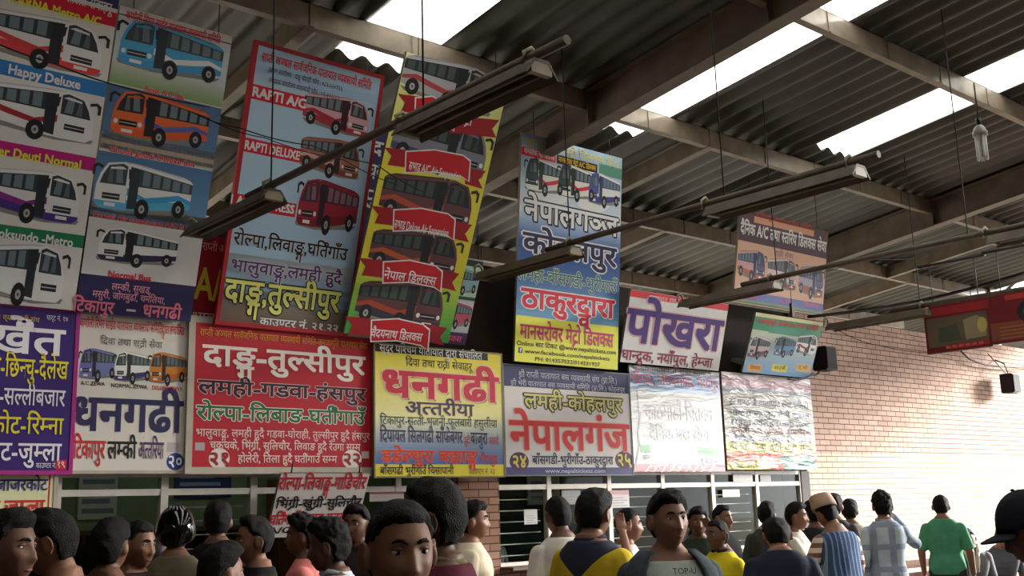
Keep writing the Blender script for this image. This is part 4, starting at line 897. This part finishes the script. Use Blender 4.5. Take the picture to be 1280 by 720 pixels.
def hair_mesh(bm, T, style, seed, nth=44, nph=64):
    rnd = Vector((seed*3.1, seed*1.7, seed*.9)); rows = []
    thick = {'short': .014, 'full': .024, 'curly': .030, 'bald': .004, 'swept': .022}[style]
    for j in range(0, nth+1):
        row = []
        for i in range(nph):
            th = max(1e-4, min(math.pi-1e-4, math.pi*j/nth)); ph = 2*math.pi*i/nph
            p = head_point(th, ph); q = p
            front = sstep(.02, -.05, p.y)                # 1 on the face side
            side = sstep(.045, .07, abs(p.x))*sstep(.03, -.01, p.y)*0
            line = -.075+.145*front-.03*sstep(.055, .075, abs(p.x))*front+(.012 if style == 'swept' else 0)
            if abs(p.x) > .05 and p.y < .036: line = max(line, .028-.03*sstep(.0, .036, p.y) if p.y > -.025 else .045)
            line += .006*noise.noise(p*60+rnd)
            if style == 'bald': line += .0
            m_ = sstep(line-.006, line+.014, p.z)
            tk = thick*(.55+.45*sstep(-.02, .10, p.z)) + (.008*front*sstep(.05, .1, p.z) if style in ('full', 'swept', 'curly') else 0)
            tk *= 1+(.55 if style == 'curly' else .3)*noise.noise(p*(55 if style == 'curly' else 38)+rnd)
            if style == 'swept': tk += .012*front*sstep(.06, .11, p.z)*(.5+.5*noise.noise(p*30+rnd))
            row.append(bm.verts.new(T(head_point(th, ph, tk*m_-.012*(1-m_)))))
        rows.append(row)
    for i in range(nph):
        k = (i+1) % nph
        for j in range(nth): bm.faces.new((rows[j][i], rows[j+1][i], rows[j+1][k], rows[j][k])).smooth = True

PENDING = []
def remesh_later(o, vox, smooth=2, factor=.5):
    md = o.modifiers.new('skin', 'REMESH'); md.mode = 'VOXEL'; md.voxel_size = vox; md.use_smooth_shade = True
    sm = o.modifiers.new('soften', 'SMOOTH'); sm.iterations = smooth; sm.factor = factor
    PENDING.append(o)
def hand(bm, w, d, side, T, curl=.5, palm=None):
    """palm, four curled fingers and a thumb, from wrist point w along direction d"""
    d = Vector(d).normalized(); up = Vector(palm or (side, 0, 0)).normalized(); up = (up-d*up.dot(d)).normalized(); ac = d.cross(up).normalized()
    w = Vector(w); c = w+d*.05
    R = Matrix((ac, up, d)).transposed()
    tmp = bmesh.new(); ellipsoid(tmp, c, (.042, .019, .056), 12, 9, R)
    for k, (o_, L) in enumerate(((-.030, .070), (-.010, .080), (.010, .076), (.029, .060))):
        p = w+d*.09+ac*o_; a = d.copy(); q = p
        for seg, r0 in enumerate((.0095, .0085, .0075)):
            ang = curl*(seg+.4); dd = (d*math.cos(ang)-up*math.sin(ang)*1.0).normalized()
            e = q+dd*L*(.42, .33, .25)[seg]; capsule(tmp, q, e, r0, r0*.9, 8); q = e
    p = w+d*.03-ac*.034; e = p+(d*.6-ac*.75-up*.25).normalized()*.042; capsule(tmp, p, e, .012, .0105, 8); f = e+(d*.85-ac*.2-up*.4).normalized()*.034; capsule(tmp, e, f, .0105, .0085, 8)
    for v in tmp.verts: v.co = T(v.co)
    me = bpy.data.meshes.new('t'); tmp.to_mesh(me); tmp.free(); bm.from_mesh(me); bpy.data.meshes.remove(me)
GROUP_P = 'people waiting in the ticket hall'
PEOPLE = {}
def person(key, label, px, ytop, dep, rel, h=None, head=(0, 0, 0), top='tee', cols=None, pat=None, col2=None, hair='full', skin=None, hairm=None, lean=0.0, sit=False,
           armL=None, armR=None, vox=.010, face=False, moustache=False, trousers=(52, 50, 58), sleeve=None, collar=None, loc=None, twist=0.0, sleevemat=None, wide=1.0):
    P = at_depth(px, ytop, dep) if loc is None else np.array(loc)
    hh = h or (P[2]/1.0)
    if sit: s = 1.0
    else: s = hh/1.72
    az = math.atan2(-P[0], -(-P[1]))              # direction to the camera as a turn of -y
    c = Vector((-P[0], -P[1], 0)).normalized(); rot = math.atan2(c.x, -c.y)+math.radians(rel)
    drop = .45 if sit else 0.0
    skin = skin or SKIN; hairm = hairm or HAIR
    la = math.radians(lean)
    def pose(p):
        p = Vector(p)
        if p.z > .93 and la:
            k = sstep(.93, 1.15, p.z)*la; y, z = p.y, p.z-.95; p = Vector((p.x, y*math.cos(k)-z*math.sin(k), .95+y*math.sin(k)+z*math.cos(k)))
        if sit: p = Vector((p.x, p.y, p.z-drop))
        return p
    hy, hp, hr = [math.radians(v) for v in head]
    HM = Matrix.Rotation(hy, 3, 'Z') @ Matrix.Rotation(hp+la*.75, 3, 'X') @ Matrix.Rotation(hr, 3, 'Y')
    neck = pose((0, .012, 1.468))
    def T(p): return neck + HM @ (Vector(p)+Vector((0, -.022, .118)))
    # ---- body: one continuous skin
    bm = bmesh.new()
    loft(bm, 0)
    capsule(bm, (0, .018, 1.42), (0, .008, 1.49), .056, .053, 14)
    arms = []
    for sd, spec in ((-1, armR), (1, armL)):       # viewed facing us the person's left is +x
        sh = Vector((sd*.166, .012, 1.352))
        if spec is None: el, wr, pal = Vector((sd*.235, .03, 1.10)), Vector((sd*.238, -.03, .87)), (sd, 0, 0)
        else: el, wr = Vector((sd*spec[0][0], spec[0][1], spec[0][2])), Vector((sd*spec[1][0], spec[1][1], spec[1][2])); pal = (spec[2] if len(spec) > 2 else (sd, 0, 0))
        arms.append((sd, sh, el, wr, pal))
        capsule(bm, sh, el, .052, .041, 12); capsule(bm, el, wr, .041, .028, 12)
    if sit: legs = [(Vector((sd*.09, 0, .92)), Vector((sd*.12, -.42, .92)), Vector((sd*.12, -.40, .53))) for sd in (-1, 1)]
    else: legs = [(Vector((sd*.088, .01, .90)), Vector((sd*.10, -.005, .49)), Vector((sd*.105, .03, .09))) for sd in (-1, 1)]
    for a, k, f in legs:
        capsule(bm, a, k, .088, .057, 12); capsule(bm, k, f, .055, .037, 12); capsule(bm, f+Vector((0, .02, -.045)), f+Vector((0, -.16, -.055)), .036, .03, 10)
    for v in bm.verts: v.co = pose(v.co)
    for sd, sh, el, wr, pal in arms: hand(bm, wr, (wr-el), sd, pose, .42, pal)
    head_mesh(bm, T=T)
    for sd in (-1, 1):
        R = Matrix.Rotation(sd*.35, 3, 'Z'); tmp = bmesh.new(); ellipsoid(tmp, (sd*.083, .010, -.008), (.011, .021, .035), 12, 9, R)
        if vox < .0081: tube(tmp, [(sd*(.090+.004*math.sin(a)), .012+.021*math.sin(a), -.006+.034*math.cos(a)) for a in np.linspace(-1.0, 3.0, 12)], .0055, 6)
        for v in tmp.verts: v.co = T(v.co)
        me = bpy.data.meshes.new('t'); tmp.to_mesh(me); tmp.free(); bm.from_mesh(me); bpy.data.meshes.remove(me)
    o = new_obj('person', bm, skin, None, True); tag(o, label, 'person', GROUP_P); PEOPLE[key] = o
    remesh_later(o, vox, 2 if vox > .007 else 3, .5)
    o.location = (P[0], P[1], 0); o.rotation_euler = (0, 0, rot); o.scale = (s*wide, s, s)
    # ---- hair, face
    if hair != 'none':
        bm = bmesh.new(); hair_mesh(bm, T, hair, sum(map(ord, key))); new_obj('hair', bm, hairm, o, True)
    for sd in (-1, 1):
        bm = bmesh.new(); R = HM; cc = T((sd*.031, -.0668, .009)); ellipsoid(bm, (0, 0, 0), (.0150, .0125, .0090), 20, 12)
        for f in bm.faces:
            q = f.calc_center_median(); f.material_index = 1 if q.y < 0 and abs(q.x) < .0062 else 0
        for v_ in bm.verts: v_.co = cc + HM @ v_.co
        new_obj('eye', bm, [EYEW, IRIS], o, True)
        bm = bmesh.new(); tube(bm, [T((sd*.031+dx, -.0790+abs(dx)*.28+(dx*sd > 0)*dx*sd*.25, (.0185-abs(dx)*.25))) for dx in (-.015, -.007, 0, .007, .015)], [.003, .0042, .0045, .0042, .003], 8); new_obj('eyelid', bm, skin, o, True)
        bm = bmesh.new(); pts = [head_point(math.acos(max(-1, min(1, zz/.118))), math.asin(max(-1, min(1, sd*xx/.076/math.sqrt(max(.01, 1-(zz/.118)**2)))))) for xx, zz in ((.012, .028), (.022, .034), (.034, .036), (.046, .030))]
        tube(bm, [T(p+Vector((0, -.001, 0))) for p in pts], [.0035, .0052, .005, .002], 6); new_obj('eyebrow', bm, hairm, o, True)
    bm = bmesh.new(); pts = [head_point(math.acos(-.067/.118), a) + Vector((0, -.001, 0)) for a in (-.36, -.2, 0, .2, .36)]
    tube(bm, [T(p) for p in pts], [.002, .005, .006, .005, .002], 6); new_obj('lips', bm, LIP, o, True)
    if moustache:
        bm = bmesh.new(); pts = [head_point(math.acos(-.054/.118), a) + Vector((0, -.004, -.004*abs(a)*2)) for a in (-.46, -.3, -.1, .1, .3, .46)]
        tube(bm, [T(p) for p in pts], [.003, .007, .008, .008, .007, .003], 8); new_obj('moustache', bm, hairm, o, True)
    # ---- clothes
    cols = cols or (60, 60, 66)
    cm = fabric('cloth_%s' % key, cols, pat, col2)
    sl = sleeve or ('short' if top in ('tee', 'polo') else 'long')
    def garment(name, e, m, z0, z1, sleeves, gap=0.0, r=(.062, .058, .046)):
        bm = bmesh.new()
        loft(bm, e, z0, z1, gap=gap) if not gap else None
        for sd, sh, el, wr, pal in arms:
            if sleeves == 'none': continue
            if sleeves == 'short': capsule(bm, sh, sh.lerp(el, .78), r[0], r[1], 12)
            else: capsule(bm, sh, el, r[0], r[1]*.92, 12); capsule(bm, el, el.lerp(wr, .93), r[1]*.92, r[2]*.92, 12)
        for v in bm.verts:
            v.co += Vector((noise.noise(v.co*9), noise.noise(v.co*9+Vector((7, 0, 0))), 0))*.008
            v.co = pose(v.co)
        g = new_obj(name, bm, m, o, True); remesh_later(g, max(.009, vox*.9), 2); return g
    if top == 'open_jacket':
        garment('tee_shirt', .012, fabric('cloth_%s_tee' % key, col2 or (200, 200, 196)), .86, 1.44, 'none')
        bm = bmesh.new(); loft(bm, .030, .86, 1.46, seg=40, gap=.6)
        for v in bm.verts: v.co = pose(v.co + Vector((noise.noise(v.co*8), noise.noise(v.co*8+Vector((5, 0, 0))), 0))*.012)
        bo = new_obj('jacket_body', bm, cm, o, True); sd_ = bo.modifiers.new('cloth', 'SOLIDIFY'); sd_.thickness = .012; sd_.offset = 1
        bm = bmesh.new()
        for sd, sh, el, wr, pal in arms: capsule(bm, sh, el, .070, .060, 12); capsule(bm, el, el.lerp(wr, .93), .060, .046, 12)
        for v in bm.verts: v.co = pose(v.co)
        g = new_obj('jacket_sleeves', bm, cm, o, True); remesh_later(g, .01, 2)
    elif top == 'vest':
        garment('shirt', .010, sleevemat or cm, .86, 1.44, sl); garment('vest', .026, cm, .86, 1.43, 'none')
    else:
        garment('jacket' if top == 'jacket' else ('polo_shirt' if top == 'polo' else 'shirt'), .020 if top == 'jacket' else .012, cm, .86, 1.46, sl, r=(.069, .062, .048) if top == 'jacket' else (.062, .058, .046))
    if collar is not None:
        bm = bmesh.new(); R0 = .066; pts = [pose((R0*math.sin(a)*1.02, .016-R0*math.cos(a), 1.452+.022*(-math.cos(a)*-.5)+(.016 if abs(a-math.pi) < 2 else 0))) for a in np.linspace(.25, 2*math.pi-.25, 18)]
        tube(bm, pts, .015, 8); new_obj('collar', bm, fabric('collar_%s' % key, collar), o, True)
    bm = bmesh.new()
    capsule(bm, (-.062, .01, .93), (.062, .01, .93), .108, .108, 14)
    for a, k, f in legs: capsule(bm, a, k, .100, .076, 12); capsule(bm, k, f+Vector((0, 0, -.01)), .074, .064, 12)
    for v in bm.verts: v.co = pose(v.co)
    tr = new_obj('trousers', bm, fabric('trousers_%d_%d_%d' % trousers, trousers), o, True); remesh_later(tr, .014, 2)
    for a, k, f in legs:
        bm = bmesh.new(); ellipsoid(bm, pose(f+Vector((0, -.07, -.045))), (.05, .14, .045), 12, 8)
        for v in bm.verts: v.co.z = max(v.co.z, 0.0)
        new_obj('shoe', bm, SHOE, o, True)
    o['_T'] = [0]
    return o, T, pose, s

def cap_on(o, T, brimmed=True):
    bm = bmesh.new(); rows = []
    for j in range(0, 11):
        th = 1.45*j/10+1e-3; rows.append([bm.verts.new(T(head_point(th, 2*math.pi*i/32, .018)+Vector((0, 0, .004)))) for i in range(32)])
    for j in range(10):
        for i in range(32): bm.faces.new((rows[j][i], rows[j+1][i], rows[j+1][(i+1) % 32], rows[j][(i+1) % 32])).smooth = True
    cm = fabric('cap_cloth', (30, 32, 40)); c = new_obj('cap', bm, cm, o, True); c.modifiers.new('t', 'SOLIDIFY').thickness = .006
    bm = bmesh.new(); g = []
    for r in range(6):
        row = []
        for i in range(13):
            a = -1.0+2.0*i/12; rad = .094+.075*r/5*(1-.35*abs(a)**2.5)
            row.append(bm.verts.new(T((math.sin(a)*rad*.86, -math.cos(a)*rad-.004, .030-.010*r/5-.018*abs(a)**2))))
        g.append(row)
    for r in range(5):
        for i in range(12): bm.faces.new((g[r][i], g[r+1][i], g[r+1][i+1], g[r][i+1])).smooth = True
    b = new_obj('cap_brim', bm, cm, o, True); b.modifiers.new('t', 'SOLIDIFY').thickness = .006
    bm = bmesh.new(); ellipsoid(bm, T((0, 0, .142)), (.008, .008, .005), 8, 6); new_obj('cap_button', bm, cm, o, True)
def helmet_on(o, T):
    gm = mat('black_helmet_shell', (10, 10, 12), .08, .02, 3, 0, 0, 0, .6)
    bm = bmesh.new(); rows = []
    for j in range(0, 15):
        row = []
        for i in range(36):
            ph = 2*math.pi*i/36; lim = 1.62+.55*(0.5-0.5*math.cos(ph)); th = lim*j/14+1e-3
            row.append(bm.verts.new(T(head_point(th, ph, .040)+Vector((0, 0, .006)))))
        rows.append(row)
    for j in range(14):
        for i in range(36): bm.faces.new((rows[j][i], rows[j+1][i], rows[j+1][(i+1) % 36], rows[j][(i+1) % 36])).smooth = True
    h = new_obj('helmet', bm, gm, o, True); h.modifiers.new('t', 'SOLIDIFY').thickness = .02
    for k in range(5):
        bm = bmesh.new(); a = math.pi+(k-2)*.28
        p0 = T(head_point(.42, a, .043)+Vector((0, 0, .006))); p1 = T(head_point(.62, a, .043)+Vector((0, 0, .006))); tube(bm, [p0, (p0+p1)/2, p1], .005, 6); new_obj('helmet_vent', bm, mat('vent_grey', (120, 120, 124), .3), h, True)
def topi_on(o, T):
    bm = bmesh.new(); rows = []
    for z, k in ((.045, 1.12), (.075, 1.12), (.11, 1.06), (.15, .98), (.158, .9), (.160, .0)):
        rows.append([bm.verts.new(T((.084*k*math.sin(2*math.pi*i/28), -.102*k*math.cos(2*math.pi*i/28)+.006, z+(.012*math.sin(2*math.pi*i/28) if k > .5 else 0)))) for i in range(28)])
    for j in range(5):
        for i in range(28): bm.faces.new((rows[j][i], rows[j][(i+1) % 28], rows[j+1][(i+1) % 28], rows[j+1][i])).smooth = True
    c = new_obj('topi_cap', bm, fabric('topi_cloth', (196, 166, 150)), o, True); c.modifiers.new('t', 'SOLIDIFY').thickness = .004

# left part of the crowd, in shade
person('a', 'dark haired person at the left edge, face turned right, dark shirt', 10, 637, 3.5, 55, top='tee', cols=(40, 34, 34), skin=SKIN_D, vox=.008)
person('b', 'dark haired man near the left edge, head bowed to the left, ear showing', 78, 633, 4.05, -105, head=(0, 14, 0), top='tee', cols=(56, 40, 36), vox=.008)
person('c', 'person in shadow behind the smiling young man, head turned away', 138, 648, 4.75, 150, cols=(34, 30, 32), skin=SKIN_D)
person('d', 'smiling young man in the shade, looking right', 170, 649, 5.2, 40, head=(8, 4, 0), cols=(60, 42, 40), hair='short', vox=.008)
o, T, pose, s = person('e', 'man in a shiny black helmet and olive shirt, back turned', 221, 637, 6.1, 172, head=(10, 0, 0), cols=(112, 104, 84), hair='none'); helmet_on(o, T)
person('f', 'short person in an orange red shirt half hidden behind the helmet', 199, 668, 7.3, 200, cols=(176, 52, 36), hairm=HAIR_G, hair='short')
person('g', 'man in a black jacket seen from behind, right of the helmet', 273, 626, 6.9, 178, top='jacket', cols=(26, 25, 27), hair='full', skin=SKIN_D)
person('h', 'man with thick black hair in left profile, black shirt', 320, 645, 5.4, -80, cols=(24, 23, 25), hair='swept', vox=.008)
person('i', 'dark head low in front of the man in left profile, face turned right', 276, 679, 4.1, 115, cols=(28, 26, 28), hair='full')
person('j', 'man in a pink shirt in left profile, before the leaning white board', 380, 643, 6.2, -95, cols=(206, 120, 116), hair='curly', skin=SKIN_D)
person('k', 'man in a blue and white checked shirt, facing left', 416, 648, 4.8, -105, head=(0, 6, 0), cols=(206, 212, 222), pat='check', col2=(80, 106, 170), hair='curly', skin=SKIN_D, vox=.008, collar=(196, 204, 216))
person('l', 'person in dark clothes half hidden behind the moustached man', 446, 630, 6.7, -25, cols=(40, 38, 42), skin=SKIN_D)
person('m', 'man with a moustache facing the camera, closest of the crowd', 497, 621, 2.5, 16, head=(3, 2, 0), cols=(40, 50, 46), top='jacket', hair='short', vox=.0055, moustache=True, face=True, collar=(40, 50, 46))
person('n', 'tall man in a maroon jacket with tan collar, turned away behind the moustached man', 545, 598, 3.4, -104, cols=(86, 28, 48), top='jacket', hair='full', vox=.008, collar=(120, 110, 76), skin=SKIN_D)
person('o', 'man in a cream shirt in right profile beside the brick pillar', 590, 626, 6.8, 85, cols=(216, 204, 180), hair='full')
person('p', 'grey haired clerk sitting behind the ticket window right of the pillar', 634, 646, 10, 20, loc=(7.62, 9.25, 1.36), h=1.45, cols=(90, 90, 96), hairm=HAIR_G, hair='short')
# middle
person('q', 'man in a white shirt leaning to the ticket window, back turned', 699, 618, 6.7, -150, head=(0, 8, 0), cols=(206, 202, 194), hair='short', skin=SKIN_D)
person('r', 'man in a yellow jacket with navy shoulders, turned away to the right', 738, 610, 5.5, 140, head=(6, 8, 0), top='jacket', cols=(206, 178, 40), pat='yoke', col2=(50, 54, 70), hair='full', vox=.008, wide=1.1, collar=(50, 54, 70))
person('s', 'man in a white shirt with a hand raised to his forehead', 783, 634, 7.3, 95, cols=(210, 208, 206), hair='short', armR=((.36, .02, 1.30), (.17, .05, 1.54), (1, 0, 0)), vox=.008, trousers=(90, 40, 44))
o, T, pose, s = person('t', 'young man in a pale tee and open dark jacket looking to the right', 832, 613, 4.6, 12, head=(16, -2, 0), top='open_jacket', cols=(62, 70, 76), col2=(180, 190, 180), hair='full', vox=.006, face=True)
# lettering on the tee
v, f, hd = compose('TOP-U', 0); L = Art(); k = .036
def tee_front(x, z):
    b = np.interp(z, (1.335, 1.38, 1.42, 1.455), (.122, .108, .092, .078)); yc = np.interp(z, (1.335, 1.38, 1.42, 1.455), (.003, .010, .018, .022)); w_ = np.interp(z, (1.335, 1.38, 1.42, 1.455), (.19, .176, .14, .10))
    return yc-b*(max(0.0, 1-(abs(x)/w_)**2.35))**.425
pts = [(p[0]*k-.012, p[1]*k+1.366) for p in v]
me = bpy.data.meshes.new('tee_lettering'); me.from_pydata([tuple(pose((p[0], tee_front(p[0], p[1])-.007, p[1]))) for p in pts], [], f); me.materials.append(mat('tee_print', (50, 56, 56), .8))
q = bpy.data.objects.new('tee_lettering', me); COL.objects.link(q); q.parent = o
person('u', 'man in dark green raising a fist, behind the young man in the open jacket', 871, 634, 8.6, 10, cols=(44, 56, 44), hair='full', armL=((.26, -.22, 1.27), (.10, -.22, 1.50), (0, 1, 0)), vox=.008, skin=SKIN_D)
person('v', 'man in a black jacket facing right at the windows, behind the yellow shirted boy', 901, 630, 9.2, 55, top='jacket', cols=(30, 31, 33), hair='short')
person('w', 'boy in a yellow polo shirt with dark collar, facing left', 897, 648, 7.6, -40, head=(-12, 0, 0), top='polo', cols=(204, 186, 34), hair='short', skin=SKIN_D, collar=(50, 44, 50), vox=.008)
person('x', 'man with a pale collar seen from behind at the last ticket window', 957, 627, 10.0, 165, cols=(70, 74, 70), collar=(176, 196, 184), hair='full')
person('y', 'man in a navy jacket hunched forward, back to the camera', 975, 645, 7.1, -168, top='jacket', cols=(36, 40, 58), lean=14, head=(0, 6, 0), hair='full', h=1.50, wide=1.2, vox=.008)
person('z', 'man in a white tee in right profile beside the hunched man', 993, 628, 9.1, 80, cols=(214, 208, 196), hair='full', armR=((.22, -.14, 1.14), (.16, -.34, .98)))
person('A', 'person in black between the white tee and the embroidered cap', 1016, 625, 9.9, -150, cols=(34, 34, 40), hair='full', skin=SKIN_D)
o, T, pose, s = person('B', 'man in a pale brimless cap and blue striped waistcoat', 1045, 620, 8.3, -140, top='vest', cols=(58, 82, 122), pat='vstripe', col2=(130, 150, 180), sleevemat=fabric('striped_sleeve', (214, 204, 190), 'hstripe', (130, 90, 80)), lean=8, head=(0, 12, 8), hair='short', h=1.62, sleeve='short', armR=((.28, -.10, 1.12), (.20, -.34, 1.02)), armL=((.28, -.08, 1.10), (.18, -.32, 1.0)), vox=.008); topi_on(o, T)
person('C', 'dark haired man right behind the pale brimless cap', 1041, 617, 10.6, 170, cols=(60, 60, 66), hair='full')
person('D', 'person in a long cream garment seen from behind, before the brick wall', 1061, 624, 11.0, 172, cols=(222, 212, 190), hair='full', trousers=(214, 204, 184), top='shirt')
person('E', 'man in a pale blue plaid shirt holding a hand to his mouth', 1101, 615, 9.6, -158, head=(-10, 0, 0), top='shirt', cols=(170, 182, 190), pat='plaid', col2=(70, 84, 120), hair='curly', armR=((.33, -.10, 1.24), (.15, -.17, 1.50), (0, 1, 0)), vox=.008, collar=(160, 172, 182))
person('F', 'man in a green tee seen from behind by the overexposed brick wall', 1175, 618, 11.2, 168, head=(14, 0, 0), cols=(76, 146, 112), hair='short', vox=.009, wide=1.08)
P_ = at_depth(1207, 661, 12.8)
o, T, pose, s = person('G', 'man in a grey sweater and white scarf sitting on the slatted bench', 1207, 661, 12.8, 10, sit=True, head=(-10, -4, -10), lean=24, top='jacket', cols=(120, 118, 122), hair='short', vox=.009)
bm = bmesh.new(); tube(bm, [pose(p) for p in ((-.07, .07, 1.47), (-.085, .0, 1.475), (-.06, -.07, 1.45), (-.03, -.13, 1.36), (-.02, -.155, 1.2), (-.015, -.16, 1.0))], [.03, .036, .036, .036, .036, .03], 10)
tube(bm, [pose(p) for p in ((-.07, .07, 1.47), (0, .095, 1.475), (.08, .05, 1.47), (.075, -.04, 1.46), (.035, -.11, 1.40), (.03, -.145, 1.25))], [.03, .036, .036, .036, .036, .03], 10)
new_obj('scarf', bm, fabric('scarf_cloth', (222, 216, 200)), o, True)
P2_ = at_depth(1245, 672, 13.2)
person('H', 'person in grey sitting on the bench, mostly hidden by the black cap', 1246, 674, 13.2, 15, sit=True, cols=(96, 98, 104), hair='full', lean=26)
o, T, pose, s = person('I', 'man in a black baseball cap and black shirt at the right edge, facing left', 1304, 606, 3.45, -82, head=(0, 20, 0), cols=(24, 24, 28), hair='short', vox=.007, skin=SKIN_D); cap_on(o, T)

# slatted bench under the two sitting people
d_ = Vector((P2_[0]-P_[0], P2_[1]-P_[1], 0)); ang = math.atan2(d_.y, d_.x)
t = empty('slatted_bench', (P_[0]-d_.normalized().x*1.0, P_[1]-d_.normalized().y*1.0+.02, 0), 'wooden slatted bench with a back, behind the green tee, against the bright wall', 'bench', None, (0, 0, ang))
wood = mat('bench_wood', (150, 104, 84), .6, .2, 6); L_ = 2.6
for k in range(4):
    bm = bmesh.new(); box(bm, 0, L_, -.20+.1*k, -.12+.1*k, .31, .335); new_obj('seat_slat', bm, wood, t)
for k in range(3):
    bm = bmesh.new(); box(bm, 0, L_, .235, .255, .50+.14*k, .59+.14*k); new_obj('back_slat', bm, wood, t)
for x in (.1, L_-.1):
    bm = bmesh.new(); box(bm, x-.025, x+.025, -.2, -.15, 0, .31); new_obj('leg', bm, DARKSTEEL, t)
    bm = bmesh.new(); box(bm, x-.025, x+.025, .255, .30, 0, .88); new_obj('leg', bm, DARKSTEEL, t)
    bm = bmesh.new(); box(bm, x-.025, x+.025, -.2, .26, .27, .31); new_obj('rail', bm, DARKSTEEL, t)

# turn the voxel skins into plain meshes
dg = bpy.context.evaluated_depsgraph_get()
done = [(o, bpy.data.meshes.new_from_object(o.evaluated_get(dg))) for o in PENDING]
for o, me in done:
    m = o.data.materials[0]; o.modifiers.clear(); o.data = me
    if not me.materials: me.materials.append(m)
    for p in me.polygons: p.use_smooth = True
for o in COL.objects:
    if '_T' in o: del o['_T']
